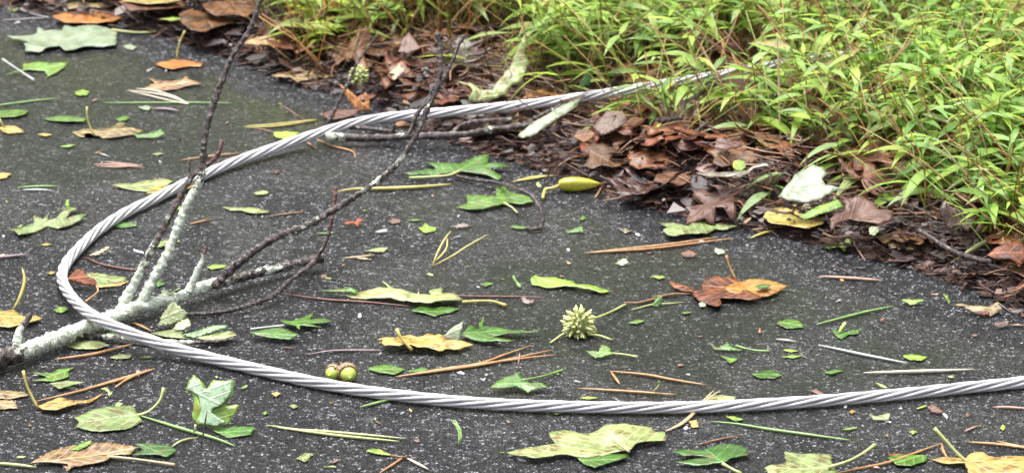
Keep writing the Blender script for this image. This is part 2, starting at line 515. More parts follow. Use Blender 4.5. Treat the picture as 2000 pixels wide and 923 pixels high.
# ================================================================== the setting
def build_road():
    xs = [-40, -12, -5, -2.4, -1.5] + [-1.0 + 0.03 * i for i in range(68)] + [1.4, 2.4, 5, 12, 40]
    ys = [-20, -6, 0, 1.5, 2.2] + [2.6 + 0.03 * i for i in range(80)] + [5.4, 6.5, 9, 15, 40]
    blobs = [(P(1250, 590), 0.34, 0.62), (P(1650, 690), 0.28, 0.50), (P(250, 170), 0.42, 0.70), (P(600, 230), 0.20, 0.60), (P(900, 640), 0.25, 0.42),
             (P(480, 640), 0.16, 0.3), (P(1800, 790), 0.18, 0.35), (P(800, 400), 0.2, 0.28)]
    vs, col = [], []
    for y in ys:
        for x in xs:
            vs.append((x, y, 0.0))
            s, d = sd(x, y)
            f = 0.20
            for b, r, a in blobs: f = max(f, a * math.exp(-((x - b.x) ** 2 + (0.7 * (y - b.y)) ** 2) / (r * r)) + 0.06)
            f *= smooth(0.01, -0.11, d) if d > -0.11 else 1.0
            col.append((f, 0, 0))
    nx = len(xs)
    fs = [(j * nx + i, j * nx + i + 1, (j + 1) * nx + i + 1, (j + 1) * nx + i) for j in range(len(ys) - 1) for i in range(nx - 1)]
    tag(obj('road', vs, fs, M['asphalt'], col=col), 'wet black asphalt road under a thin film of rain water', 'road', kind='structure')
build_road()
def build_bank():
    ss = [-12, -6, -3.2] + [-2.2 + 0.02 * i for i in range(200)] + [2.2, 3.2, 6, 12]
    ds = [-0.065 + 0.012 * i for i in range(36)] + [0.37 + 0.03 * i for i in range(1, 40)] + [1.7]
    vs = []
    for d in ds:
        for s in ss:
            p = from_sd(s, d)
            vs.append((p.x, p.y, bank(p.x, p.y)))
    nx = len(ss)
    fs = [(j * nx + i, j * nx + i + 1, (j + 1) * nx + i + 1, (j + 1) * nx + i) for j in range(len(ds) - 1) for i in range(nx - 1)]
    tag(obj('bank_soil', vs, fs, M['soil']), 'dark wet soil of the roadside bank', 'soil', kind='structure')
    ss = [-16 + 0.5 * i for i in range(65)]
    ds = [1.66, 1.8, 2.0, 2.3] + [2.7 + 0.4 * i for i in range(30)]
    vs = []
    for d in ds:
        for s in ss:
            p = from_sd(s, d)
            h = bank(p.x, p.y) + (0.02 if d < 1.7 else 0.0) + min(1, max(0, d - 1.9)) * 0.5 * noise.noise(Vector((p.x * 1.3, p.y * 1.3, 0)))
            vs.append((p.x, p.y, h))
    nx = len(ss)
    fs = [(j * nx + i, j * nx + i + 1, (j + 1) * nx + i + 1, (j + 1) * nx + i) for j in range(len(ds) - 1) for i in range(nx - 1)]
    tag(obj('unseen_hill', vs, fs, M['unseen_hill']), 'unseen green hillside added for the wet road to reflect', 'unseen_hill', kind='structure')
build_bank()

# ================================================================== the steel cable
CR = 0.0056
cab = [(1790, 92, 35), (1700, 104, 35), (1600, 114, 36), (1490, 132, 37), (1400, 148, 38), (1300, 164, 39), (1215, 178, 40), (1130, 191, 21), (1040, 203, 22), (950, 212, 23), (850, 221, 25), (760, 229, 15),
       (690, 241, 15), (610, 264, 13), (530, 291, 9), (470, 312, 7), (420, 332, 6), (360, 359, 6), (300, 389, 6), (242, 417, 6), (192, 450, 6), (155, 484, 6), (130, 513, 7), (121, 541, 9),
       (133, 571, 14), (163, 603, 22), (200, 626, 27), (250, 648, 22), (310, 670, 14), (370, 688, 9), (440, 706, 6), (520, 725, 6), (600, 743, 6), (700, 761, 6), (800, 774, 6),
       (900, 784, 6), (1000, 790, 6), (1100, 793, 6), (1200, 795, 6), (1300, 795, 6), (1400, 793, 6), (1500, 788, 6), (1600, 782, 6), (1700, 774, 6), (1800, 765, 6),
       (1900, 755, 6), (2010, 744, 6), (2200, 718, 6), (2500, 668, 6), (2800, 610, 6)]
def build_cable():
    pts = []
    for px, py, z in cab:
        q = PT(px, py, z / 1000.0)
        pts.append(q)
    path = catmull(pts, 0.0035)
    T, N = frames(path)
    L = [0]
    for a, b in zip(path, path[1:]): L.append(L[-1] + (b - a).length)
    root = empty('steel_cable', (path[len(path) // 2].x, path[len(path) // 2].y, 0))
    tag(root, 'pale twisted steel cable lying in a loop across the wet road into the grass', 'cable')
    # total twist follows the length: six outer strands round a core
    lay = 0.16
    rs = CR / 3.14
    for k in range(6):
        sp = []
        for i, p in enumerate(path):
            a = 2 * math.pi * (k / 6 - L[i] / lay)
            B = T[i].cross(N[i])
            sp.append(p + (N[i] * math.cos(a) + B * math.sin(a)) * (CR - rs))
        vs, fs = tube(sp, rs * 1.0, 10)
        obj('strand', vs, fs, M['steel'], root, origin=Vector(root.location))
    vs, fs = tube(path, rs * 1.15, 8)
    obj('core', vs, fs, M['core'], root, origin=Vector(root.location))
build_cable()

# ================================================================== twigs and branches
def twig_mesh(pts, r0, r1, lich=(0.0, 0.0), red=0.0, knob=0.27, ring=0.0082, sides=9, step=0.0016):
    pts = [Vector(p) for p in pts]
    pts = pts[:1] + [p + Vector((random.gauss(0, .0011), random.gauss(0, .0005), random.gauss(0, .0008))) for p in pts[1:-1]] + pts[-1:]
    path = catmull(pts, step)
    n = len(path)
    seed = random.uniform(0, 50)
    ph = [random.uniform(0, 6.28) for _ in range(400)]
    tot = sum((b - a).length for a, b in zip(path, path[1:]))
    per = ring / (tot / max(1, n - 1))
    def lump(i, k, r, p):
        q = i / per + 1.1 * noise.noise(Vector((i / per * 0.45, seed, 0)))
        w = q - math.floor(q)
        a = 2 * math.pi * k / sides
        bump_ = math.exp(-((w - 0.5) / 0.22) ** 2) * (0.55 + 0.45 * math.cos(2 * a + ph[int(q) % 400])) * (1 - 0.75 * max(0, l_at(i / max(1, n - 1)) - 0.3))
        nz = noise.noise(Vector((p.x * 160 + math.cos(a) * 1.2, p.y * 160 + math.sin(a) * 1.2, p.z * 160 + seed)))
        wave = noise.noise(Vector((p.x * 30, p.y * 30, p.z * 30 + seed)))
        li = l_at(i / max(1, n - 1))
        crust = max(0, li - 0.4) * (0.55 * noise.noise(Vector((p.x * 330 + math.cos(a) * 1.6, p.y * 330 + math.sin(a) * 1.6, p.z * 330 - seed))) + 0.12)
        return r * (0.80 + knob * bump_ * 2.1 + 0.20 * nz + 0.12 * wave + crust)
    l_at = (lambda t: lich[0] + (lich[1] - lich[0]) * t) if len(lich) == 2 else (lambda t: interp(lich_tab(lich), t))
    rad = (lambda t: r0 + (r1 - r0) * t ** 0.6)
    vs, fs = tube(path, rad, sides, lump=lump)
    col = []
    for i in range(n):
        t = i / max(1, n - 1)
        l = lich[0] + (lich[1] - lich[0]) * t if len(lich) == 2 else interp(lich_tab(lich), t)
        rr = red * smooth(0.7, 1.0, t)
        for k in range(sides):
            q = (i / per + 1.1 * noise.noise(Vector((i / per * 0.45, seed, 0)))) % 1.0
            rg = math.exp(-((q - 0.5) / 0.2) ** 2) * (0.5 + 0.5 * math.cos(4 * math.pi * k / sides + ph[int(i / per) % 400]))
            col.append((min(1, max(0, l)), rr, rg))
    # closing caps share the ring vertices
    return vs, fs, col
def lich_tab(l):
    return [(i / (len(l) - 1), v) for i, v in enumerate(l)]

def build_branch():
    base = P(200, 640, 0.0)
    root = empty('fallen_branch', base)
    tag(root, 'broken branch crusted with pale lichen, its twigs rising above the steel cable', 'branch')
    O = Vector(root.location)
    def part(name, pts, r0, r1, lich, red=0.0, **kw):
        vs, fs, col = twig_mesh(pts, r0, r1, lich, red, **kw)
        return obj(name, vs, fs, M['bark'], root, col=col, origin=O)
    part('limb', [P(-60, 716, .012), P(0, 701, .012), P(60, 680, .012), P(140, 650, .011), P(200, 627, .011), P(270, 602, .012), P(340, 580, .013), P(400, 560, .013), P(470, 540, .012), P(545, 522, .011), P(600, 510, .011), P(630, 503, .012)],
         0.0112, 0.0052, (0.1, 0.30, 1.0, 1.0, 0.95, 1.0, 0.95, 0.9, 0.62, 0.55, 0.5, 0.45), knob=0.12, ring=0.012, sides=14)
    b1 = P(238, 600, .012)
    part('twig', [b1] + [V(x, y, b1, 2.0) for x, y in ((262, 556), (285, 510), (318, 452), (350, 392), (376, 350), (402, 322), (424, 298), (434, 274))], 0.0062, 0.0022, (0.95, 0.85, 0.45, 0.2, 0.1, 0.05), 0.9)
    s1 = V(374, 352, b1, 2.0)
    part('twig', [s1, V(371, 335, b1, 2.0), V(370, 314, b1, 2.0)], 0.0022, 0.0014, (0.1, 0.1), 0.7)
    b2 = P(274, 594, .014)
    part('twig', [b2] + [V(x, y, b2, 2.6) for x, y in ((300, 545), (330, 490), (348, 440), (366, 396), (386, 356), (397, 312), (403, 262), (418, 205), (436, 150), (460, 102), (484, 62), (504, 18), (520, -30), (534, -80))],
         0.0060, 0.0022, (1.0, 1.0, 0.95, 0.85, 0.3, 0.22, 0.2, 0.12, 0.08, 0.05))
    b3 = P(418, 560, .013)
    k3 = 2.0
    part('twig', [b3] + [V(x, y, b3, k3) for x, y in ((450, 525), (498, 490), (548, 462), (600, 437), (655, 408), (715, 372), (765, 332), (798, 290), (820, 245), (836, 205), (852, 168), (862, 128), (860, 96), (854, 64))],
         0.0050, 0.0027, (0.25, 0.3, 0.38, 0.42, 0.46, 0.5, 0.45, 0.35, 0.3, 0.2))
    f3 = V(848, 176, b3, k3)
    part('twig', [f3, V(866, 150, b3, k3), V(884, 118, b3, k3), V(898, 92, b3, k3), V(907, 70, b3, k3)], 0.0028, 0.0018, (0.25, 0.3))
    f4 = V(800, 262, b3, k3)
    part('twig', [f4, V(818, 225, b3, k3), V(832, 196, b3, k3), V(848, 166, b3, k3)], 0.0022, 0.0024, (0.25, 0.3))
    b4 = P(612, 512, .012)
    kq = 2.2
    part('twig', [P(366, 613, .004), P(430, 609, .004), P(480, 598, .006), P(530, 577, .009), P(575, 545, .012), b4, V(632, 480, b4, kq), V(645, 440, b4, kq), V(654, 405, b4, kq), V(655, 366, b4, kq)],
         0.0024, 0.0024, (0.15, 0.15, 0.2, 0.3, 0.4, 0.3, 0.15, 0.1), 0.8)
    b5 = P(366, 572, .014)
    part('twig', [b5] + [V(x, y, b5, 2.0) for x, y in ((378, 545), (390, 520), (398, 502), (403, 482))], 0.0054, 0.0020, (1.0, 0.95, 0.8, 0.1), 0.9)
    part('twig', [P(112, 660, .009), P(170, 655, .006), P(235, 660, .005), P(330, 671, .004), P(400, 668, .004), P(458, 662, .005)], 0.0046, 0.0020, (0.5, 0.3, 0.65, 0.85, 0.4, 0.05))
    b6 = P(32, 672, .014)
    part('twig', [b6] + [V(x, y, b6, 1.6) for x, y in ((36, 650), (46, 630), (60, 610))], 0.0056, 0.0026, (1.0, 0.7, 0.1))
build_branch()

def stick_thing(name, label, cat, group, parts, base):
    root = empty(name, Vector((base.x, base.y, max(0, base.z))))
    tag(root, label, cat, group)
    for nm, pts, r0, r1, lich, kw in parts:
        vs, fs, col = twig_mesh(pts, r0, r1, lich, **kw)
        obj(nm, vs, fs, M['bark'], root, col=col, origin=Vector(root.location))
    return root
g_tw = 'dead twigs lying near the litter edge'
stick_thing('fallen_stick', 'knobbly lichen-spotted stick lying parallel below the steel cable at the litter edge', 'stick', g_tw, [
    ('limb', [PT(636, 266, .012), PT(680, 268, .010), PT(740, 267, .010), PT(800, 268, .012), PT(860, 266, .014), PT(905, 262, .018), PT(950, 254, .020), PT(1010, 247, .022), PT(1060, 240, .022)], .0054, .0042, (.9, .5, .2, .5, .0, .35, .4, .1, .05), {'ring': .012, 'knob': .12}),
    ('twig', [PT(660, 250, .012), PT(710, 250, .011), PT(770, 256, .010), PT(815, 262, .010)], .0030, .0026, (.3, .4), {'knob': .12}),
    ('twig', [PT(880, 266, .010), PT(910, 244, .016), PT(960, 236, .018), PT(1000, 232, .018)], .0030, .0028, (.3, .5), {'knob': .12}),
    ('twig', [PT(764, 262, .010), PT(767, 250, .017), PT(770, 243, .021)], .0030, .0022, (.1, .1), {})], PT(820, 268))
bt = PT(640, 240, .006)
stick_thing('dead_twig', 'slender dark twig rising past the spiky green ball by the cable', 'twig', g_tw, [
    ('stem', [bt] + [V(x, y, bt, 2.2) for x, y in ((652, 218), (668, 186), (684, 156), (700, 126), (716, 98), (738, 68))], .0028, .0015, (.25, .3, .5, .2, .3, .3), {})], bt)
stick_thing('dead_twig', 'scaly grey twig under the pale strip leaf beside the cable', 'twig', g_tw, [
    ('stem', [PT(985, 252, .012), PT(1010, 247, .014), PT(1036, 236, .016), PT(1068, 218, .018), PT(1104, 206, .018)], .0034, .0026, (.35, .3), {})], PT(1036, 236))
bt = PT(1316, 206, .03)
stick_thing('dead_twig', 'scaly grey twig tilted up out of the grass behind the litter', 'twig', g_tw, [
    ('stem', [bt] + [V(x, y, bt, .8) for x, y in ((1352, 191), (1390, 174), (1420, 154))], .0032, .0024, (.4, .3), {})], bt)
stick_thing('dead_twig', 'dark knobbly twig lying across the wet litter under the grass', 'twig', g_tw, [
    ('stem', [PT(1100, 245, .02), PT(1180, 240, .024), PT(1250, 238, .024), PT(1330, 230, .03)], .0030, .0026, (.2, .2), {})], PT(1240, 238))
bt = PT(1345, 270, .015)
stick_thing('dead_twig', 'short black twig leaning among the brown litter leaves', 'twig', g_tw, [
    ('stem', [bt] + [V(x, y, bt, 1.2) for x, y in ((1362, 255), (1384, 238))], .0026, .0020, (.05, .05), {})], bt)
stick_thing('dead_twig', 'smooth dark curved twig lying at the litter edge near the tall grass blade', 'twig', g_tw, [
    ('stem', [PT(1790, 446, .018), PT(1826, 470, .016), PT(1866, 492, .014), PT(1910, 508, .014), PT(1938, 512, .012)], .0028, .0036, (.0, .0), {'knob': .05})], PT(1866, 492))
stick_thing('dead_twig', 'thin dark twig at the pointed tip of the yellow seed pod', 'twig', g_tw, [
    ('stem', [PT(1168, 344, .012), PT(1190, 352, .010), PT(1218, 356, .010)], .0022, .0016, (.0, .0), {'knob': .1})], PT(1190, 352))
stick_thing('dead_twig', 'small dark twig lying on a bent stub behind the brown star leaf', 'twig', g_tw, [
    ('stem', [P(1622, 520, .003), P(1640, 527, .003), P(1662, 535, .003)], .0016, .0012, (.0, .0), {'knob': .1})], P(1640, 527))
bt = P(1056, 449, .002)
stick_thing('bent_twig', 'tan twig bent over like a hook beside the green star leaf', 'twig', g_tw, [
    ('stem', [P(888, 343, .004), P(925, 350, .006), P(970, 356, .010), V(1012, 369, bt, .5), V(1040, 382, bt, .8), V(1054, 402, bt, 1.2), V(1062, 424, bt, 1.6), V(1056, 446, bt, 1.6)], .0020, .0026, (.25, .2, .2), {'knob': .1}),
    ('stub', [P(1030, 444, .003), P(1044, 447, .004), P(1060, 445, .004)], .0026, .0022, (.0, .0), {'knob': .1})], bt)

# ================================================================== leaf litter along the edge
HUMUS = [(0.040, 0.022, 0.022), (0.026, 0.015, 0.015), (0.055, 0.030, 0.026), (0.09, 0.040, 0.026)]
def litter_stuff():
    parts, cols = [], []
    pal = [(0.12, 0.045, 0.022), (0.18, 0.072, 0.03), (0.065, 0.030, 0.022), (0.25, 0.115, 0.05), (0.12, 0.06, 0.046), (0.32, 0.19, 0.10), (0.05, 0.026, 0.022), (0.19, 0.105, 0.085)]
    for i in range(7500):
        s = random.uniform(-1.2, 1.15)
        d = -0.012 + abs(random.gauss(0, 0.13)) if random.random() < 0.9 else random.uniform(0, 0.8)
        g = interp(grass_tab, s)
        if d > g + 0.35: d = random.uniform(0, g + 0.2)
        p = from_sd(s, d)
        z = bank(p.x, p.y)
        lift = random.random() ** 2 * 0.022 * smooth(-0.01, 0.06, d)
        a = random.uniform(0, math.pi)
        L = random.choice((0.012, 0.02, 0.03, 0.05)) * random.uniform(0.7, 1.4)
        dv = Vector((math.cos(a), math.sin(a), random.gauss(0, 0.22))) * L * 0.5
        q = Vector((p.x, p.y, max(z, 0) + 0.002 + lift))
        e0, e1 = q - dv, q + dv
        for e in (e0, e1): e.z = max(e.z, max(0, bank(e.x, e.y)) + 0.001)
        bend = Vector((random.gauss(0, 1), random.gauss(0, 1), random.gauss(0, .4))) * L * 0.09
        r = random.uniform(0.0005, 0.0011)
        vs, fs = tube([e0, q + bend, e1], r, 4)
        c = random.choice(pal) if d > 0.05 or random.random() < .3 else random.choice(HUMUS)
        f = random.uniform(0.6, 1.1)
        parts.append((vs, fs)); cols += [tuple(x * f for x in c)] * len(vs)
    for i in range(5200):                       # crumbs and chips
        s = random.uniform(-1.2, 1.15)
        d = -0.02 + abs(random.gauss(0, 0.11))
        p = from_sd(s, d)
        z = max(0, bank(p.x, p.y)) + random.random() ** 2 * 0.012 + 0.001
        r = random.uniform(0.002, 0.007) if i % 4 else random.uniform(0.006, 0.015)
        a = random.uniform(0, 6.28)
        tl = random.gauss(0, 0.3), random.gauss(0, 0.3)
        n = random.randint(4, 6)
        ring = []
        for k in range(n):
            b = a + 6.28 * k / n
            rr = r * random.uniform(0.5, 1.2)
            x, y = math.cos(b) * rr, math.sin(b) * rr * 0.7
            ring.append(Vector((p.x + x, p.y + y, max(0.001, z + x * tl[0] + y * tl[1]))))
        vs = ring + [q - Vector((0, 0, 0.0008)) for q in ring]
        fs = [tuple(range(n)), tuple(range(n, 2 * n))[::-1]] + [(k, k + n, (k + 1) % n + n, (k + 1) % n) for k in range(n)]
        c = random.choice(pal + HUMUS * 2) if d > 0.05 or random.random() < .2 else random.choice(HUMUS)
        f = random.uniform(0.5, 1.0)
        parts.append((vs, fs)); cols += [tuple(x * f for x in c)] * len(vs)
    vs, fs = merge(parts)
    tag(obj('needle_litter', vs, fs, M['litter'], col=cols, smooth_=False), 'matted brown pine needles and crumbs along the pavement edge', 'litter', kind='stuff')
litter_stuff()

def crumbs_on_road():
    parts, cols = [], []
    pal = [((0.16, 0.22, 0.06), 3), ((0.26, 0.30, 0.11), 2), ((0.42, 0.28, 0.10), 3), ((0.36, 0.34, 0.35), 4), ((0.52, 0.50, 0.52), 2), ((0.16, 0.08, 0.06), 3), ((0.36, 0.22, 0.16), 2)]
    bag = [c for c, w in pal for _ in range(w)]
    for i in range(230):
        p = P(random.uniform(-150, 2150), random.uniform(20, 980) , 0)
        if sd(p.x, p.y)[1] > -0.03: continue
        r = random.choice((0.0010, 0.0014, 0.0018, 0.0028)) * random.uniform(0.7, 1.2)
        a = random.uniform(0, 6.28); n = random.randint(5, 7); el = random.uniform(1.4, 3.4)
        ring = []
        for k in range(n):
            b = 6.28 * k / n
            rr = r * random.uniform(0.35, 1.3)
            x, y = math.cos(b) * rr * el, math.sin(b) * rr
            ring.append(Vector((p.x + x * math.cos(a) - y * math.sin(a), p.y + x * math.sin(a) + y * math.cos(a), random.uniform(0.0009, 0.0022))))
        vs = ring + [Vector((q.x, q.y, 0.0004)) for q in ring]
        fs = [tuple(range(n)), tuple(range(n, 2 * n))[::-1]] + [(k, k + n, (k + 1) % n + n, (k + 1) % n) for k in range(n)]
        c = random.choice(bag); f = random.uniform(0.8, 1.2)
        parts.append((vs, fs)); cols += [tuple(x * f for x in c)] * len(vs)
    vs, fs = merge(parts)
    tag(obj('road_debris', vs, fs, M['litter'], col=cols, smooth_=False), 'tiny scattered crumbs of leaf, bark and grit on the wet asphalt', 'debris', kind='stuff')
crumbs_on_road()

# outlines of dead leaves, in leaf lengths along +x
def o_oak(rng):
    top, n = [], 4
    top.append((0.0, 0.015))
    for i in range(n):
        x0 = 0.10 + 0.8 * i / n
        w = (0.18 + 0.17 * math.sin(math.pi * (i + 0.8) / (n + 0.4))) * rng.uniform(0.85, 1.15)
        top += [(x0, 0.06 + 0.03 * rng.random()), (x0 + 0.06, w * 0.7), (x0 + 0.13, w), (x0 + 0.17, w * 0.8), (x0 + 0.16, w * 0.45)]
    top += [(0.94, 0.07), (1.0, 0.0)]
    bot = [(x, -y * rng.uniform(0.8, 1.15)) for x, y in top[::-1]][1:]
    return top + bot
def o_star(rng):
    out = []
    tips = [(-100, 0.42), (-52, 0.62), (0, 0.70), (52, 0.62), (100, 0.42)]
    out.append((-0.08, -0.03))
    for i, (a, r) in enumerate(tips):
        r *= rng.uniform(0.88, 1.1)
        for da, f in ((-17, 0.40), (-10, 0.62), (-9, 0.72), (0, 1.0), (9, 0.70), (10, 0.60), (17, 0.42)):
            b = math.radians(a + da * 1.0)
            out.append((math.cos(b) * r * f, math.sin(b) * r * f))
        if i < 4:
            b = math.radians(a + 26)
            out.append((math.cos(b) * 0.22, math.sin(b) * 0.22))
    out.append((-0.08, 0.03))
    return out
def o_oval(rng):
    top = [(0.5 - 0.5 * math.cos(math.pi * i / 12), 0.20 * math.sin(math.pi * i / 12) ** 1.3 * rng.uniform(0.9, 1.1)) for i in range(1, 12)]
    return [(0, 0)] + top + [(1.0, 0)] + [(x, -y) for x, y in top[::-1]]
def proto_leaf(name, outline, size, mat, curl, bend, seed, stem=True):
    rng = random.Random(seed)
    poly = [(x * size, y * size) for x, y in outline(rng)]
    sx, sy = rng.uniform(0, 50), rng.uniform(0, 50)
    def disp(x, y):
        z = curl * (y / size) ** 2 * size * 4.0 + bend * ((x / size) - 0.4) ** 2 * size * 1.6
        z += 0.006 * noise.noise(Vector((x * 45 + sx, y * 45 + sy, 0))) + 0.003 * noise.noise(Vector((x * 110 + sx, y * 110 + sy, 3)))
        z -= 0.0015 * math.exp(-(y / 0.002) ** 2)
        return z
    vs, fs, uv = sheet(poly, 0.0055, 0.0006, disp, 0.08, (Vector((0, 0)), Vector((1, 0))))
    mz = sum(v.z for v in vs) / len(vs)
    mx = size * 0.4
    vs = [Vector((v.x - mx, v.y, v.z - mz)) for v in vs]
    o = obj(name, vs, fs, M[mat], uv=uv)
    if stem:
        z0 = disp(0, 0) - mz
        tv, tf = tube(catmull([(-mx + 0.002, 0, z0), (-mx - 0.014, rng.uniform(-.003, .003), z0 + 0.002), (-mx - 0.034, rng.uniform(-.012, .012), z0 + rng.uniform(-.004, .01))], 0.006), lambda t: 0.0011 - 0.0003 * t, 5)
        obj('stem', tv, tf, M['s_brown'], o)
    return o
protos = []
kinds = [('lobed', o_oak), ('star-shaped', o_star), ('oval', o_oval)]
mats_l = [('rust', 'rust-red'), ('brown', 'dark brown'), ('umber', 'near-black'), ('mauve', 'purplish grey'), ('tan', 'tan'), ('amber', 'amber')]
rng0 = random.Random(3)
for kn, fn in kinds:
    for mk, ml in mats_l:
        protos.append((kn, ml, fn, mk))
zones = [(-9, 'by the spiny dark ball'), (-0.62, 'beside the orange lobed leaf'), (-0.44, 'near the spiky green ball'), (-0.26, 'behind the knobbly stick'),
         (0.0, 'behind the yellow seed pod'), (0.16, 'between the pod and white leaf'), (0.30, 'around the yellow leaf'), (0.44, 'near the wide grass blade'), (0.58, 'at the near end of the litter')]
def zone(s):
    z = zones[0][1]
    for a, t in zones:
        if s >= a: z = t
    return z
GUARD = [(900, 75, 1045, 225), (1005, 190, 1140, 285), (1500, 320, 1660, 410), (1480, 390, 1650, 465), (1610, 360, 1755, 465), (1350, 310, 1510, 368), (1150, 212, 1240, 275),
         (1112, 245, 1170, 292), (770, 60, 800, 110), (655, 115, 760, 175), (1390, 260, 1460, 305), (1080, 338, 1190, 385), (1820, 380, 1920, 460), (40, -20, 545, 72)]
def pix(x, y, z):
    q = cam_inv @ Vector((x, y, z))
    return 1000 + FPX * q.x / -q.z, 461.5 - FPX * q.y / -q.z
cam_inv = (Matrix.Translation(cam.location) @ cam.rotation_euler.to_matrix().to_4x4()).inverted()
def cable_row(px):
    return interp([(a, b) for a, b, c in cab[:13][::-1]], px)
def guarded(x, y, z, grass=False):
    u, v = pix(x, y, z)
    if grass and 895 < u < 1060 and 90 < v < 262: return True
    if 640 < u < 1520 and -14 < v - cable_row(u) < (40 if not grass else 80): return True
    return any(a < u < c and b < v < d_ for a, b, c, d_ in GUARD)
def place_litter():
    made = {}
    rng = random.Random(21)
    weights = [6.5, 7, 3.4, 1.5, 0.9, 0.8]
    N = 330
    for i in range(N):
        s = rng.uniform(-1.0, 0.85)
        g = interp(grass_tab, s)
        if rng.random() < 0.72: d = 0.012 + rng.random() ** 0.9 * max(0.10, g)
        else: d = rng.uniform(0.05, g + 0.22)
        p = from_sd(s, d)
        if guarded(p.x, p.y, bank(p.x, p.y) + 0.01): continue
        kn = rng.choices(kinds, [4, 4.5, 1.0])[0]
        mk = rng.choices(mats_l, weights)[0]
        key = (kn[0], mk[0])
        size = {'lobed': 0.085, 'star-shaped': 0.085, 'oval': 0.06}[kn[0]]
        if key not in made:
            o = proto_leaf('dead_leaf', kn[1], size, mk[0], rng.uniform(-0.14, 0.26), rng.uniform(-0.3, 0.18), 100 + i)
            made[key] = o
        else:
            src = made[key]
            o = src.copy(); scene.collection.objects.link(o)
            for ch in src.children:
                c = ch.copy(); scene.collection.objects.link(c); c.parent = o
        p = from_sd(s, d)
        layer = rng.random() * 0.017 * smooth(0.0, 0.07, d)
        o.location = (p.x, p.y, max(0.0, bank(p.x, p.y)) + 0.006 + layer)
        tl = 0.15 if d > 0.03 else 0.10
        q = Quaternion((0, 0, 1), rng.uniform(0, 6.28))
        q = Quaternion((1, 0, 0), rng.gauss(0.05, tl)) @ Quaternion((0, 1, 0), rng.gauss(0, tl)) @ q
        o.rotation_mode = 'QUATERNION'
        o.rotation_quaternion = q
        k = rng.uniform(0.7, 1.25)
        o.scale = (k, k, k)
        where = zone(s) if d < g else 'under the grass ' + zone(s)
        tag(o, 'wet %s %s dead leaf %s' % (mk[1], kn[0], where), 'dead leaf', 'wet dead leaves banked along the pavement edge')
place_litter()

# ================================================================== grass
def leaf_blade(base, dirv, L, W, droop, twist, fold=0.25, n=6):
    """a narrow lance-shaped blade: verts/faces"""
    d = Vector(dirv).normalized()
    side = d.cross(Vector((0, 0, 1)))
    if side.length < 1e-3: side = Vector((1, 0, 0))
    side.normalize()
    side = Quaternion(d, twist) @ side
    vs, fs = [], []
    p = Vector(base)
    prof = [0.16, 0.72, 1.0, 0.88, 0.58, 0.26, 0.0]
    ax = side.copy()
    for i in range(n + 1):
        w = W * 0.5 * prof[i]
        up = side.cross(d)
        if up.z < 0: up = -up
        if i == n: vs += [p.copy()]
        else: vs += [p - side * w + up * w * fold, p.copy(), p + side * w + up * w * fold]
        d = (d + Vector((0, 0, -droop / n))).normalized()
        p = p + d * (L / n)
    for i in range(n - 1):
        a = 3 * i
        fs += [(a, a + 1, a + 4, a + 3), (a + 1, a + 2, a + 5, a + 4)]
    a = 3 * (n - 1)
    fs += [(a, a + 1, 3 * n), (a + 1, a + 2, 3 * n)]
    return vs, fs
GREENS = [(0.29, 0.47, 0.085), (0.34, 0.52, 0.09), (0.39, 0.55, 0.10), (0.24, 0.42, 0.10), (0.35, 0.51, 0.20), (0.44, 0.57, 0.11), (0.18, 0.35, 0.07)]
def sprig(base, H, lean, az, rng, nleaf, Ls=(0.045, 0.070), stem_c=(0.24, 0.34, 0.08), tone=0):
    """stem parts, leaf parts: lists of (vs, fs, colour)"""
    st, lf = [], []
    ld = Vector((math.cos(az), math.sin(az), 0))
    pts = []
    for i in range(5):
        t = i / 4
        pts.append(Vector(base) + Vector((0, 0, H * (t - 0.22 * lean * t * t))) + ld * (H * lean * t ** 1.6) + Vector((rng.gauss(0, .003), rng.gauss(0, .003), 0)) * t)
    path = catmull(pts, H / 9)
    vs, fs = tube(path, lambda t: 0.0010 - 0.0005 * t, 4)
    f = rng.uniform(0.8, 1.2)
    st.append((vs, fs, [tuple(c * f for c in stem_c)] * len(vs)))
    n = len(path)
    ph = rng.uniform(0, 6.28)
    for k in range(nleaf):
        t = 0.36 + 0.62 * (k + 0.5 * rng.random()) / nleaf
        i = min(n - 1, int(t * (n - 1)))
        b = path[i]
        a = ph + k * math.pi + rng.gauss(0, 0.6)
        el = rng.uniform(0.0, 0.6)
        dv = Vector((math.cos(a) * math.cos(el), math.sin(a) * math.cos(el), math.sin(el)))
        L = rng.uniform(*Ls) * (0.75 + 0.35 * math.sin(math.pi * min(1, t)))
        vs, fs = leaf_blade(b, dv, L, L * rng.uniform(0.15, 0.215), rng.uniform(0.25, 1.2), rng.gauss(0, 0.3), 0.16)
        c = rng.choice(GREENS)
        f = rng.uniform(0.84, 1.34)
        if tone: c = tuple(a_ * (1 - tone) + b_ * tone for a_, b_ in zip(c, (0.50, 0.54, 0.09)))
        if rng.random() < 0.03: c = (0.40, 0.30, 0.10)
        lf.append((vs, fs, [tuple(x * f for x in c)] * len(vs)))
    return st, lf
def pack(parts):
    vs, fs = merge([(p[0], p[1]) for p in parts])
    return vs, fs, [c for p in parts for c in p[2]]
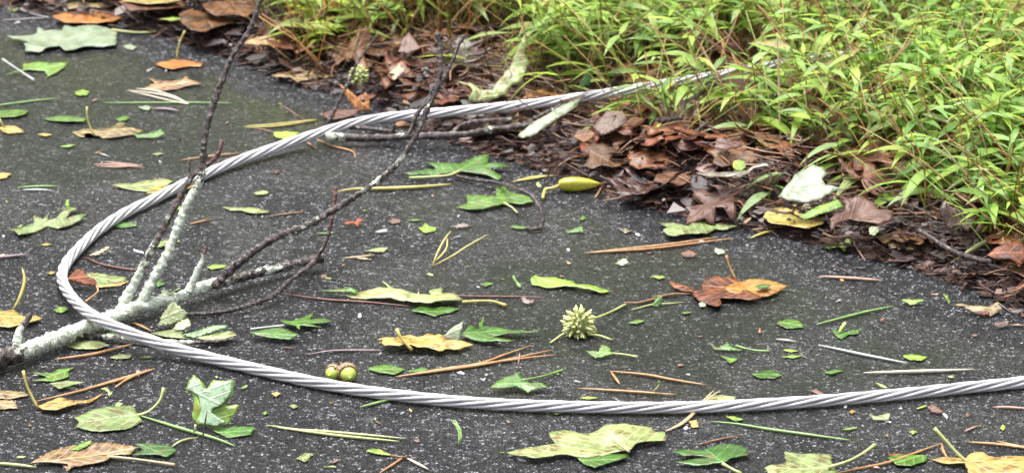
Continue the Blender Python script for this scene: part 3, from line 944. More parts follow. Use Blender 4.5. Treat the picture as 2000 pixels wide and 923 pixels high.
def grass_stuff():
    rng = random.Random(5)
    allp, dry = [], []
    n = 0
    while n < 7600:
        s = rng.uniform(-1.7, 1.35)
        g = interp(grass_tab, s)
        d = g + rng.uniform(0.0, 1.0) ** 1.15 * (1.62 - g)
        p = from_sd(s, d)
        if guarded(p.x, p.y, bank(p.x, p.y), True) and rng.random() < 0.93: continue
        cl = noise.noise(Vector((p.x * 6, p.y * 6, 9)))
        near = smooth(g, g + 0.09, d)
        if rng.random() > (0.48 + 0.52 * near) * (0.78 + 0.75 * cl): continue
        n += 1
        zb = bank(p.x, p.y)
        H = rng.uniform(0.07, 0.15) * (0.62 + 0.38 * near) * (0.9 + 0.5 * cl)
        # leaning out towards the road where the light is
        az = math.atan2(-n_dir.y, -n_dir.x) + rng.gauss(0, 1.1)
        tone = (1 - smooth(-0.8, 0.15, s)) * 0.6 * rng.random() ** 0.5
        st, lf = sprig((p.x, p.y, zb), H, rng.uniform(0.2, 0.95), az, rng, rng.randint(5, 8), (0.028, 0.052), rng.choice([(0.30, 0.42, 0.10), (0.40, 0.38, 0.13), (0.40, 0.26, 0.11)]), tone)
        allp += st + lf
    vs, fs, col = pack(allp)
    tag(obj('grass', vs, fs, M['grass'], col=col), 'dense bright green leafy grass covering the roadside bank', 'grass', kind='stuff')
    for i in range(7000):
        s = rng.uniform(-1.4, 1.2)
        g = interp(grass_tab, s)
        d = g - 0.03 + rng.random() ** 1.3 * 0.9
        p = from_sd(s, d)
        b = Vector((p.x, p.y, bank(p.x, p.y) - 0.002))
        if guarded(b.x, b.y, b.z, True) and rng.random() < 0.75: continue
        a = rng.uniform(0, 6.28)
        H = rng.uniform(0.03, 0.12)
        ln = rng.uniform(0.2, 1.4)
        e = b + Vector((math.cos(a) * H * ln, math.sin(a) * H * ln, H))
        m = (b + e) / 2 + Vector((rng.gauss(0, .006), rng.gauss(0, .006), H * 0.12))
        vs, fs = tube([b, m, e], rng.uniform(0.0005, 0.0009), 3)
        c = rng.choice([(0.46, 0.32, 0.13), (0.36, 0.22, 0.09), (0.56, 0.43, 0.20), (0.24, 0.14, 0.07), (0.50, 0.50, 0.18)])
        dry.append((vs, fs, [tuple(x * rng.uniform(0.8, 1.2) for x in c)] * len(vs)))
    for i in range(700):                       # withered blades low among the stems
        s = rng.uniform(-1.3, 1.1)
        g = interp(grass_tab, s)
        d = g - 0.02 + rng.random() * 0.8
        p = from_sd(s, d)
        if guarded(p.x, p.y, bank(p.x, p.y), True): continue
        a = rng.uniform(0, 6.28)
        vs, fs = leaf_blade((p.x, p.y, bank(p.x, p.y) + rng.uniform(.01, .05)), (math.cos(a), math.sin(a), rng.uniform(-.4, .6)), rng.uniform(.03, .06), rng.uniform(.004, .009), 1.0, rng.gauss(0, .6), .5)
        c = rng.choice([(0.36, 0.20, 0.09), (0.42, 0.27, 0.16), (0.24, 0.12, 0.06)])
        dry.append((vs, fs, [c] * len(vs)))
    vs, fs, col = pack(dry)
    tag(obj('dry_grass', vs, fs, M['grass'], col=col), 'thin brown withered stems at the foot of the green grass', 'grass', kind='stuff')
grass_stuff()

def grass_sprig(px, py, tips, label, rng, Hn=6, Ls=(0.05, 0.07), tone=0.0):
    """one sprig that stands clear: base pixel, stem pixels rising on a leaning plane"""
    b = PT(px, py, 0.0)
    pts = [b] + [V(x, y, b, 2.0) for x, y in tips]
    root = empty('grass_sprig', b)
    tag(root, label, 'grass sprig', 'leafy grass sprigs standing clear at the litter edge')
    path = catmull(pts, 0.008)
    vs, fs = tube(path, lambda t: 0.0012 - 0.0005 * t, 5)
    obj('stem', vs, fs, M['grass'], root, col=[(0.26, 0.40, 0.08)] * len(vs), origin=b)
    n = len(path)
    tot = (path[-1] - path[0]).length
    ph = rng.uniform(-0.4, 0.4) + (0 if rng.random() < .5 else math.pi)
    for k in range(Hn):
        t = 0.38 + 0.62 * k / max(1, Hn - 1)
        i = min(n - 1, int(t * (n - 1)))
        a = ph + k * math.pi + rng.gauss(0, 0.5)
        dv = Vector((math.cos(a), math.sin(a) * 0.8 - 0.25, rng.uniform(-0.1, 0.55)))
        L = rng.uniform(*Ls)
        lv, lfc = leaf_blade(path[i], dv, L, L * rng.uniform(0.17, 0.23), rng.uniform(0.5, 1.4), rng.gauss(0, 0.25), 0.2)
        c = rng.choice(GREENS[:6]); f = rng.uniform(0.85, 1.2)
        if tone: c = tuple(a_ * (1 - tone) + b_ * tone for a_, b_ in zip(c, (0.40, 0.48, 0.06)))
        obj('blade', lv, lfc, M['grass'], root, col=[tuple(x * f for x in c)] * len(lv), origin=b)
rs = random.Random(12)
sprigs = [
    (1195, 270, [(1200, 240), (1212, 222), (1232, 212)], 'grass sprig with hanging blades over the purplish litter leaf', 5),
    (1262, 226, [(1270, 200), (1280, 180), (1300, 168)], 'low grass sprig beside the scaly twig in the grass', 6),
    (1448, 300, [(1452, 270), (1460, 245), (1478, 228)], 'grass sprig arching above the grey curled leaf', 6),
    (1500, 396, [(1508, 360), (1520, 345), (1536, 338)], 'small grass sprig beside the white leaf', 3),
    (1645, 352, [(1640, 320), (1646, 300), (1652, 284)], 'grass sprig just behind the white leaf at the litter edge', 6),
    (1692, 360, [(1700, 330), (1702, 312), (1710, 296)], 'grass sprig with upright blades behind the brown litter leaf', 5),
    (1770, 400, [(1776, 376), (1786, 360), (1800, 352)], 'tiny grass sprig over the dark litter near the edge', 4),
    (1810, 410, [(1816, 374), (1820, 346), (1824, 330)], 'grass sprig with a yellowing blade at the litter edge', 4),
    (1890, 400, [(1852, 350), (1818, 318), (1786, 296), (1762, 282)], 'long grass sprig leaning out over the litter', 8),
    (1975, 420, [(1950, 372), (1928, 340), (1906, 318), (1880, 304)], 'tall grass sprig with broad blades drooping to the litter', 9),
    (1985, 470, [(1978, 430), (1964, 396), (1948, 372), (1930, 356)], 'lush grass sprig overhanging the near end of the litter', 9),
    (1990, 500, [(1992, 450), (1984, 410), (1970, 390)], 'grass sprig nearest the road at the end of the litter', 7),
    (1085, 150, [(1078, 120), (1066, 90), (1050, 66)], 'yellow-green grass sprig behind the standing pale leaf', 6),
    (1120, 205, [(1105, 168), (1090, 148), (1066, 132)], 'grass sprig bending over the steel cable', 6),
    (1390, 210, [(1384, 176), (1392, 150), (1408, 130)], 'grass sprig between the cable and the scaly twig', 6),
    (915, 150, [(918, 118), (910, 95), (905, 82)], 'grass sprig of two bright blades by the forked twig', 3),
    (600, 92, [(596, 62), (604, 40), (620, 22)], 'grass sprig at the far corner of the litter', 5),
    (690, 110, [(686, 78), (676, 52), (660, 36)], 'grass sprig above the rust leaf by the far litter', 6)]
for a in sprigs: grass_sprig(a[0], a[1], a[2], a[3], rs, a[4], tone=0.45 if a[0] < 1130 else 0.0)

# ================================================================== single things traced where they lie
CROP = {}
for i, c in enumerate('1234'):
    CROP['A' + c] = (500 * i, 0, 2.978); CROP['B' + c] = (500 * i, 300, 2.978); CROP['C' + c] = (500 * i, 600, 2.858)
CROP['E'] = (80, 480, 3.847); CROP['F'] = (1700, 560, 6.593); CROP['G'] = (1100, 180, 3.845); CROP['H'] = (1650, 250, 2.714); CROP['0'] = (0, 0, 1.0)
def X(crop, pts):
    ox, oy, s = CROP[crop]
    return [(ox + p[0] / s, oy + p[1] / s) + tuple(p[2:]) for p in pts]
LEAVES_G = 'fallen leaves and leaf scraps on the wet pavement'
NEED_G = 'pine needles and grass straws strewn on the wet road'
rl = random.Random(77)
def leaf(name, label, crop, poly, mat, cat='leaf', group=LEAVES_G, k=None, base=None, z=0.0016, curl=1.0, stem=None, stem_mat='s_lime', stem_r=0.0011, up=None, veins=None, parts=(), jag=0.2, part_label=None):
    """a leaf traced on the ground (k None) or on a plane that tips up k m per m through its hinge pixel"""
    px = X(crop, poly)
    cx, cy = sum(p[0] for p in px) / len(px), sum(p[1] for p in px) / len(px)
    hinge = X(crop, [base])[0] if base else (cx, max(p[1] for p in px))
    if sd(*PT(hinge[0], hinge[1], 0).xy)[1] > 0.015: z += 0.016
    hb = PT(hinge[0], hinge[1], z)
    if k is None:
        w = [PT(p[0], p[1], z) for p in px] if bank(hb.x, hb.y) > 0 else [P(p[0], p[1], z) for p in px]
        if bank(hb.x, hb.y) > 0:           # on the bank: lie on the mean plane
            zm = sum(p.z for p in w) / len(w)
            w = [P(p[0], p[1], zm) for p in px]
            hb = P(hinge[0], hinge[1], zm)
        es, nn = Vector((0, 1, 0)), Vector((0, 0, 1))
    else:
        w = [V(p[0], p[1], hb, k) for p in px]
        th = math.atan(k)
        es, nn = Vector((0, math.cos(th), math.sin(th))), Vector((0, -math.sin(th), math.cos(th)))
    org = sum(w, Vector()) / len(w)
    q = [((p - org).x, (p - org).dot(es)) for p in w]
    size = max(max(a[0] for a in q) - min(a[0] for a in q), max(a[1] for a in q) - min(a[1] for a in q))
    sx = rl.uniform(0, 90)
    amp = min(0.0042, size * 0.035) * curl * (1.6 if k is not None else 1.0)
    def disp(x, y):
        return amp * (0.9 * noise.noise(Vector((x * 26 + sx, y * 26, 0))) + 0.35 * noise.noise(Vector((x * 75 + sx, y * 75, 2)))) + amp * 0.4
    scrap = size < 0.03
    if scrap: jag = max(jag, 0.5)
    h = max(0.0013 if scrap else 0.0022, min(0.005, size / 14))
    if veins:
        a, b = X(crop, [veins[0], veins[1]])
        f = (lambda p: P(p[0], p[1], org.z)) if k is None else (lambda p: V(p[0], p[1], hb, k))
        va, vb = f(a) - org, f(b) - org
        ax = (Vector((va.x, va.dot(es))), Vector((vb.x, vb.dot(es))))
    else:
        i, j = max(((i, j) for i in range(len(q)) for j in range(i)), key=lambda t: math.dist(q[t[0]], q[t[1]]))
        mid = Vector(q[i]).lerp(Vector(q[j]), 0.5)
        d = Vector(q[i]) - Vector(q[j])
        ax = (mid * 0.0 + Vector((0, 0)) - d * 0.5, d * 0.5)
    vs, fs, uv = sheet(q, h, 0.0006, disp, jag, ax)
    out = [Vector((v.x, 0, 0)) + es * v.y + nn * v.z for v in vs]
    if k is None:
        m = 0.0012 - org.z + max(0, bank(org.x, org.y))
        out = [Vector((v.x, v.y, max(v.z, m))) for v in out]
    o = obj(name, out, fs, M[mat], uv=uv)
    o.location = org
    tag(o, label, cat, group)
    def stem_(pts, mat_, r, kk):
        pp = X(crop, pts)
        if kk is None: sp = [P(p[0], p[1], (p[2] / 1000 if len(p) > 2 else 0.0028) + max(0, hb.z - z)) for p in pp]
        else:
            b0 = P(pp[-1][0], pp[-1][1], org.z) if kk > 0 else P(pp[0][0], pp[0][1], org.z)
            sp = [V(p[0], p[1], b0, abs(kk)) for p in pp]
        vs, fs = tube(catmull(sp, 0.004), lambda t: r * (1.15 - 0.35 * math.sin(math.pi * t)), 7)
        obj('stem', vs, fs, M[mat_], o, origin=org)
    if stem: stem_(stem, stem_mat, stem_r, up)
    for (nm, pc, pm, pk, pl) in parts:     # folded or overlapping lobes with a colour of their own; one is painted sky sheen
        ppx = X(crop, pc)
        hb2 = P(ppx[0][0], max(p[1] for p in ppx), z + 0.002)
        th = math.atan(pk or 0)
        es2, nn2 = Vector((0, math.cos(th), math.sin(th))), Vector((0, -math.sin(th), math.cos(th)))
        w2 = [V(p[0], p[1], hb2, pk or 0) for p in ppx]
        g2 = sum(w2, Vector()) / len(w2)
        q2 = [((p - g2).x, (p - g2).dot(es2)) for p in w2]
        vs, fs, uv2 = sheet(q2, max(0.0022, h * 0.7), 0.0006, lambda x, y: amp * 0.5 * noise.noise(Vector((x * 40 + sx, y * 40, 7))), jag)
        c = obj(nm, [g2 + Vector((v.x, 0, 0)) + es2 * v.y + nn2 * v.z for v in vs], fs, M[pm], o, uv=uv2, origin=org)
        if pl: c['label'] = pl
    return o
def straws(name, label, crop, lines, mat, cat, w=5, group=NEED_G, taper=0.35, arch=0.0, part='needle', k=None):
    """one straw is a mesh; several joined in a bundle are parts of one thing; w is its width in photo pixels"""
    meshes = []
    for ln in lines:
        pp = X(crop, ln)
        r = w * 0.5 / 2080.0
        if k is None:
            pts = []
            n = len(pp)
            for i, p in enumerate(pp):
                zz = p[2] / 1000.0 if len(p) > 2 else 0.0
                pts.append(PT(p[0], p[1], r * 0.9 + 0.0005 + zz + arch * math.sin(math.pi * i / max(1, n - 1))))
        else:
            b0 = max(pp, key=lambda p: p[1])
            b0 = PT(b0[0], b0[1], r)
            pts = [V(p[0], p[1], b0, k) for p in pp]
        if len(pts) >= 2:
            d = pts[-1] - pts[0]
            q = Vector((-d.y, d.x, 0)) * rl.gauss(0, 0.012)
            if len(pts) == 2: pts = [pts[0], pts[0].lerp(pts[1], rl.uniform(.35, .65)) + q, pts[1]]
            else: pts = pts[:1] + [p + q * rl.uniform(.2, 1.0) for p in pts[1:-1]] + pts[-1:]
        path = catmull(pts, 0.006)
        vs, fs = tube(path, lambda t: r * (1 - (1 - taper) * abs(2 * t - 1) ** 2), 6)
        meshes.append((vs, fs, path))
    org = meshes[0][2][len(meshes[0][2]) // 2].copy()
    if len(meshes) == 1:
        o = obj(name, meshes[0][0], meshes[0][1], M[mat], origin=org)
    else:
        o = empty(name, org)
        for vs, fs, _ in meshes: obj(part, vs, fs, M[mat], o, origin=org)
    return tag(o, label, cat, group)

# ------------------------------------------------------------------ far corner of the road
leaf('fallen_leaf', 'large pale maple leaf lying underside up in the far corner of the road', 'A1',
     [(40, 225), (130, 222), (215, 202), (225, 162), (260, 186), (360, 182), (372, 155), (440, 172), (560, 160), (655, 175), (682, 195), (676, 268), (600, 278), (540, 276), (500, 284), (430, 295), (380, 302), (340, 275), (265, 290), (230, 308), (150, 304), (142, 265), (180, 258), (110, 245)],
     'white', stem=[(650, 176), (790, 190), (900, 185), (1020, 160)], z=.003, curl=1.2, stem_r=0.0016)
leaf('fallen_leaf', 'orange-brown leaf lying flat behind the large pale maple leaf', 'A1', [(300, 104), (350, 84), (400, 56), (520, 50), (690, 60), (712, 104), (640, 130), (500, 142), (370, 132)], 'amber', z=.007)
leaf('fallen_leaf', 'tan curled leaf at the far edge behind the orange-brown leaf', 'A1', [(380, 38), (420, 8), (500, -6), (650, -12), (705, 15), (600, 52), (490, 50), (400, 62)], 'tan', z=.003, curl=1.6)
leaf('fallen_leaf', 'yellow-green lobed leaf with a grey stalk across it below the pale maple leaf', 'A1', [(30, 436), (140, 408), (132, 380), (220, 372), (290, 376), (392, 366), (385, 388), (330, 425), (275, 446), (262, 412), (160, 412)], 'lime', stem=[(15, 345, 12), (90, 395, 9), (200, 468, 3)], stem_mat='s_white', k=None)
leaf('leaf_scrap', 'small lime leaf scrap alone in the far road between blades', 'A1', [(435, 535), (475, 522), (520, 530), (510, 552), (470, 556), (448, 556)], 'lime')
leaf('fallen_leaf', 'deep green leaf cut off at the edge below a grass blade', 'A1', [(-80, 650), (0, 642), (100, 638), (168, 646), (150, 668), (90, 684), (0, 686), (-80, 680)], 'green')
leaf('fallen_leaf', 'long narrow green leaf behind the tan leaf with an upright stalk', 'A1', [(245, 690), (350, 672), (440, 682), (508, 695), (495, 712), (390, 716), (290, 702)], 'green')
leaf('fallen_leaf', 'tan ragged leaf with its yellow stalk standing upright', 'A1', [(418, 776), (500, 750), (560, 754), (640, 750), (700, 725), (732, 728), (725, 755), (842, 766), (780, 790), (640, 806), (560, 796), (470, 796)], 'tan', stem=[(506, 620), (506, 680), (525, 740), (552, 792)], stem_mat='s_yellow', up=2.5, curl=1.4)
leaf('fallen_leaf', 'curled bright green leaf touching the tan leaf with the upright stalk', 'A1', [(775, 786), (850, 784), (900, 768), (936, 755), (962, 775), (930, 800), (860, 806), (800, 808)], 'green', k=0.25, curl=1.5)
leaf('leaf_scrap', 'small oval green leaf above the curled bright green leaf', 'A1', [(675, 692), (720, 675), (755, 682), (735, 700), (690, 706)], 'green')
leaf('fallen_leaf', 'orange star leaf with a yellow upright stalk in the far road', 'A1', [(905, 376), (960, 360), (1010, 345), (1070, 350), (1180, 370), (1172, 390), (1090, 390), (1010, 411), (950, 400)], 'amber', stem=[(1075, 180), (1052, 230), (1030, 300), (1032, 342)], stem_mat='s_yellow', up=2.2)
leaf('fallen_leaf', 'rusty tan leaf with pointed lobes beside pale needles in the far road', 'A1', [(825, 516), (900, 492), (868, 458), (932, 476), (1060, 480), (1075, 458), (1110, 480), (1182, 496), (1080, 506), (1020, 522), (930, 532)], 'tan', curl=1.5)
straws('pine_needle_bundle', 'three whitish needles joined beside the rusty tan leaf', 'A1', [[(740, 526), (860, 540), (980, 566), (1100, 606)], [(790, 515), (900, 530), (1010, 562), (1098, 604)], [(760, 532), (850, 552), (960, 580), (1096, 606)]], 's_cream', 'pine needles', 5)
straws('grass_straw', 'long straight green straw passing under the whitish needles', 'A1', [[(600, 598), (850, 599), (1100, 597), (1356, 600)]], 's_green', 'straw', 4)
straws('grass_straw', 'pale green straw at the picture edge above the deep green leaf', 'A1', [[(-60, 622), (0, 612), (170, 590), (342, 570)]], 's_green', 'straw', 5)
straws('grass_straw', 'grey dead straw lying flat behind the pale maple leaf', 'A1', [[(10, 118), (120, 114), (285, 104)]], 's_grey', 'straw', 5)
leaf('leaf_scrap', 'pale leaf tip with a grey stalk at the far picture edge', 'A1', [(40, 48), (90, 40), (122, 52), (100, 66), (55, 64)], 'sage', stem=[(118, 56), (200, 84), (290, 106)], stem_mat='s_grey')
leaf('leaf_scrap', 'cream petal beside the stalk end of the pale maple leaf', 'A1', [(715, 268), (755, 260), (796, 276), (770, 292), (730, 280)], 'white')
leaf('leaf_scrap', 'whitish leaf flake below the whitish needles', 'A1', [(805, 622), (850, 614), (880, 622), (866, 642), (826, 636)], 'white')
straws('pine_needle', 'mauve needle scrap beside the whitish leaf flake', 'A1', [[(880, 632), (960, 634), (1042, 646)]], 's_mauve', 'pine needle', 7)
leaf('fallen_leaf', 'small yellow-brown leaf at the picture edge with a short stalk', 'A1', [(0, 742), (50, 732), (92, 736), (146, 768), (100, 770), (50, 776), (10, 762)], 'ochre', stem=[(-5, 690), (10, 715), (26, 744)], stem_mat='s_yellow', up=2.0)
leaf('leaf_scrap', 'thin lime leaf sliver below the tan ragged leaf', 'A1', [(350, 852), (400, 842), (442, 842), (400, 858)], 'lime')
leaf('leaf_scrap', 'yellow-green scrap near the tan ragged leaf', 'A1', [(220, 782), (260, 776), (302, 784), (262, 794)], 'ochre')
straws('twig_scrap', 'tiny orange stick beside a pale straw above the loop of cable', 'A1', [[(552, 892), (602, 874)]], 's_orange', 'stick', 4)
straws('twig_scrap', 'short pale straw beside the tiny orange stick', 'A1', [[(576, 890), (640, 912)]], 's_white', 'stick', 4)
leaf('leaf_scrap', 'thin green leaf sliver near the litter by the stalk of the pale leaf', 'A1', [(935, 112), (1000, 102), (1072, 110), (1000, 122)], 'lime')
leaf('leaf_scrap', 'faint green scrap just above the steel cable', 'A1', [(885, 895), (920, 884), (952, 892), (915, 904)], 'sage')
leaf('fallen_leaf', 'yellow-green leaf lying on the far litter near the spiny dark ball', 'A1', [(700, 10), (800, -10), (960, -14), (1060, 14), (980, 30), (820, 26)], 'ochre', z=0.012)
leaf('fallen_leaf', 'orange-tan lobed leaf spread over the far litter edge on asphalt', 'A2', [(85, 452), (130, 430), (290, 400), (390, 368), (480, 390), (524, 430), (430, 455), (330, 462), (270, 465), (240, 484), (200, 456)], 'tan', z=.002)
leaf('fallen_leaf', 'upright orange three-lobed leaf standing behind the cable', 'A2', [(475, 480), (520, 510), (600, 580), (632, 606), (630, 540), (642, 545), (662, 590), (662, 646), (600, 652), (560, 612), (520, 556)], 'amber', k=1.3, base=(590, 655),
     parts=[('lobe', [(370, 668), (420, 648), (470, 636), (600, 636), (580, 664), (520, 682), (440, 696)], 'mauve', 0.15, 'pinkish brown wet lobe lying flat')])
straws('leaf_stalk', 'thin dark curled leaf stalk arching beside the upright orange leaf', 'A2', [[(520, 430), (450, 510), (405, 590), (388, 650), (402, 700)]], 's_dark', 'stalk', 3, k=1.8)
straws('pine_needle_bundle', 'yellowish needles stretching toward the cable from the dark twig', 'A2', [[(-70, 735), (120, 722), (350, 695)], [(-60, 742), (140, 730), (348, 698)]], 's_yellow', 'pine needles', 5)
straws('pine_needle', 'brown needle just below the yellowish needles behind the cable', 'A2', [[(-20, 742), (50, 755), (102, 772)]], 's_brown', 'pine needle', 4)
straws('twig_scrap', 'fine reddish twig reaching up toward the leaf stalk behind the cable', 'A2', [[(145, 606), (210, 652), (270, 692)]], 's_red', 'stick', 4, k=.4)
straws('pine_needle_bundle', 'orange needles poking out below the knobbly stick', 'A2', [[(340, 806), (450, 850), (560, 880), (578, 916)], [(282, 820), (320, 842), (352, 862)]], 's_orange', 'pine needles', 5)
leaf('fallen_leaf', 'pale yellow-green leaf strip half under the cable behind the stick end', 'A2', [(100, 772), (170, 766), (246, 772), (220, 800), (180, 812), (112, 800)], 'lime')
leaf('fallen_leaf', 'tall rust leaf standing on edge above the spiky green ball', 'A2', [(556, 356), (570, 270), (582, 180), (602, 150), (622, 176), (640, 150), (660, 200), (680, 222), (640, 290), (612, 350)], 'rust', k=1.2, curl=1.6)
straws('pine_needle', 'long curved brown needle draped over the litter near the forked twig', 'A2', [[(700, 292, 20), (800, 302, 22), (1000, 268, 24), (1212, 208, 24)]], 's_brown', 'pine needle', 5)
leaf('fallen_leaf', 'purplish grey wet leaf propped in the litter under the brown needle', 'A2', [(826, 302), (850, 230), (892, 188), (930, 240), (964, 284), (880, 312)], 'mauve', k=0.6, z=.01)
leaf('fallen_leaf', 'tan leaf half curled in the litter beside the spiky green ball', 'A2', [(768, 430), (830, 374), (872, 410), (840, 440), (802, 472)], 'tan', k=0.5, z=.003)
leaf('fallen_leaf', 'purple-grey leaf touching the spiky green ball', 'A2', [(640, 402), (700, 358), (764, 440), (742, 480), (680, 494), (650, 450)], 'mauve', k=0.5, parts=[('lobe', [(655, 490), (700, 465), (742, 450), (760, 470), (700, 496)], 'red', 0.4, 'dark red curled edge')])
leaf('fallen_leaf', 'big pale green oak leaf standing up against the grass behind the cable', '0',
     [(913, 201), (923, 186), (917, 175), (893, 161), (920, 168), (937, 180), (963, 181), (984, 146), (1000, 122), (1012, 97), (1020, 77), (1030, 88), (1025, 104), (1035, 124), (1021, 148), (1017, 165), (1003, 166), (990, 186), (975, 193), (940, 202)], 'sage', k=0.8, base=(940, 203), z=.01, curl=1.3, veins=((940, 195), (1022, 85)))
leaf('fallen_leaf', 'narrow white leaf strip slanting from the cable down to the litter', 'A3', [(35, 792), (80, 750), (250, 640), (370, 580), (402, 574), (372, 625), (230, 722), (110, 796), (60, 806)], 'white', k=0.45, z=.003, curl=.8)
leaf('fallen_leaf', 'dark green pointed leaf standing in the grass just above the cable', 'A3', [(388, 502), (438, 410), (460, 368), (470, 440), (452, 492), (420, 502)], 'deep', k=1.5, z=.02)
straws('grass_straw', 'pinkish dry blade slanting through the grass above the cable', 'A3', [[(490, 502), (530, 430), (592, 350)]], 's_pink', 'straw', 6, k=1.6)
leaf('fallen_leaf', 'dark red-brown curled leaf below the purplish litter leaf', 'A3', [(360, 800), (380, 760), (440, 748), (484, 776), (460, 805), (420, 832)], 'rust', k=0.7, z=.012, curl=1.6)
leaf('fallen_leaf', 'purplish pink wet leaf half under a hanging grass sprig', 'A3', [(470, 742), (510, 690), (550, 650), (640, 648), (684, 690), (650, 730), (600, 762), (520, 792)], 'mauve', k=0.5, z=.012)
leaf('fallen_leaf', 'long grey wavy leaf on the litter behind the white leaf', 'G', [(990, 650), (1090, 620), (1200, 590), (1300, 590), (1380, 600), (1450, 560), (1538, 540), (1600, 560), (1538, 590), (1430, 592), (1380, 640), (1320, 668), (1300, 640), (1180, 645), (1100, 660)], 'grey', k=0.35, z=.010, curl=1.6)
leaf('leaf_scrap', 'small round green seedling leaf on the grey wavy leaf', 'G', [(1272, 560), (1280, 520), (1320, 510), (1362, 525), (1370, 560), (1340, 592), (1300, 590)], 'lime', k=0.8, z=.022)
leaf('fallen_leaf', 'shiny mauve crumpled leaf at the foot of the grass near the tan stalk', 'G', [(1140, 420), (1150, 350), (1180, 330), (1230, 372), (1330, 380), (1345, 412), (1260, 430), (1230, 445)], 'mauve', k=0.8, z=.012, curl=1.8)
straws('dry_stalk', 'single tall tan dry stalk standing out of the litter in front of the grass', 'A4', [[(52, 190), (62, 400), (66, 640), (76, 850)]], 's_tan', 'stalk', 6, k=3.0, group='dry stalks and blades standing in the grass')
straws('dry_stalk', 'brown curved dry blade leaning in the grass past the tall tan stalk', 'A4', [[(500, 742), (630, 810), (722, 884)]], 's_orange', 'stalk', 9, k=1.2, group='dry stalks and blades standing in the grass')
straws('grass_straw', 'wide green grass blade jutting over the road from the litter edge', 'B4', [[(1062, 636, 2), (1200, 548, 12), (1372, 448, 26)]], 's_lime', 'grass blade', 9)
straws('grass_straw', 'cream dry straw lying on the litter at its near end', 'B4', [[(1390, 706, 3), (1440, 670, 6), (1500, 630, 10)]], 's_tan', 'straw', 8)

leaf('fallen_leaf', 'flat rust-tan leaf spread at the far litter edge below the spiny dark ball', 'A1', [(1040, 92), (1090, 70), (1120, 60), (1180, 84), (1240, 90), (1350, 100), (1445, 138), (1390, 140), (1300, 150), (1240, 166), (1200, 186), (1110, 182), (1060, 140)], 'rust', z=.004, curl=1.4)
leaf('fallen_leaf', 'dark wet brown leaf with curled rim behind the pale leaf stalk', 'A1', [(690, 24), (760, 2), (900, -10), (1050, 10), (1084, 40), (1000, 62), (850, 68), (740, 62)], 'brown', z=.006, curl=1.8)
leaf('fallen_leaf', 'reddish brown leaf at the far litter just behind the tall twig', 'A1', [(1170, 32), (1230, 10), (1320, 16), (1400, 4), (1489, 40), (1500, 80), (1430, 108), (1340, 88), (1260, 92), (1200, 70)], 'rust', z=.008, curl=1.8)
leaf('fallen_leaf', 'rolled orange-brown leaf lying past the tall twig at the far litter', 'A2', [(-40, 240), (0, 225), (60, 214), (130, 232), (162, 256), (120, 262), (40, 268), (-30, 270), (-70, 258)], 'amber', k=.35, z=.004, curl=1.6)
leaf('fallen_leaf', 'flat brown wet leaf under the rolled orange-brown leaf', 'A2', [(-60, 290), (0, 275), (80, 278), (140, 292), (110, 318), (40, 320), (10, 308), (-50, 318), (-110, 306)], 'brown', z=.003)
leaf('fallen_leaf', 'broad flat brown leaf in the litter over the seed pod tip', 'G', [(180, 420), (240, 400), (330, 410), (420, 440), (470, 500), (440, 560), (370, 580), (300, 570), (220, 590), (150, 560), (200, 500)], 'brown', k=.25, z=.002, curl=1.5)
leaf('fallen_leaf', 'long brown leaf lying matted in the middle of the litter bay', 'G', [(480, 470), (600, 455), (700, 465), (840, 470), (850, 520), (800, 555), (720, 590), (650, 570), (560, 580), (500, 540)], 'rust', k=.25, z=.002, curl=1.5)
leaf('fallen_leaf', 'big flat tan-brown leaf under the foot of the tall tan stalk', 'G', [(1070, 450), (1160, 440), (1260, 432), (1400, 450), (1480, 470), (1460, 520), (1380, 550), (1300, 545), (1200, 570), (1120, 540), (1130, 490)], 'rust', k=.3, z=.002, curl=1.5)
leaf('fallen_leaf', 'dull purple leaf lying before the short black leaning twig', 'G', [(850, 360), (920, 340), (1000, 350), (1050, 390), (1040, 430), (960, 445), (880, 440), (830, 400)], 'mauve', k=.35, z=.002, curl=1.5)
leaf('fallen_leaf', 'ragged dark brown leaf matted in front of the grey wavy leaf', 'G', [(700, 620), (780, 590), (870, 600), (960, 640), (940, 690), (850, 720), (760, 700), (680, 680)], 'brown', k=.2, z=.003, curl=1.4)
leaf('fallen_leaf', 'torn reddish leaf at the pavement edge beside the seed pod', 'G', [(300, 610), (380, 600), (480, 620), (540, 660), (500, 690), (400, 680), (330, 650)], 'rust', k=.2, z=.003, curl=1.4)

# ------------------------------------------------------------------ loop of the cable
straws('pine_needle_bundle', 'brown flat needles beyond the cable in the far road', 'B1', [[(545, 62), (660, 66), (842, 80)], [(610, 46), (700, 58), (830, 70)], [(560, 72), (680, 78), (770, 72)]], 's_pink', 'pine needles', 5)
straws('pine_needle', 'orange needle under the dark twig beyond the cable', 'B1', [[(1050, 38), (1200, 20), (1400, -4)]], 's_orange', 'pine needle', 5)
straws('grass_straw', 'pale green straw beyond the loop of the cable', 'B1', [[(100, 196), (220, 190), (342, 188)]], 's_green', 'straw', 5)
straws('grass_straw', 'white straw just in front of a pale green straw beyond the loop', 'B1', [[(130, 210), (220, 210), (302, 213)]], 's_white', 'straw', 5)
leaf('fallen_leaf', 'green and yellow leaf lying across under the cable by the twigs', 'B1', [(640, 190), (700, 180), (765, 180), (850, 162), (950, 152), (1010, 162), (960, 200), (900, 220), (800, 214), (720, 204)], 'sage', parts=[('lobe', [(850, 232), (900, 195), (960, 186), (1140, 162), (1146, 186), (1060, 212), (950, 228)], 'yellow', 0.0, 'bright yellow lobe')])
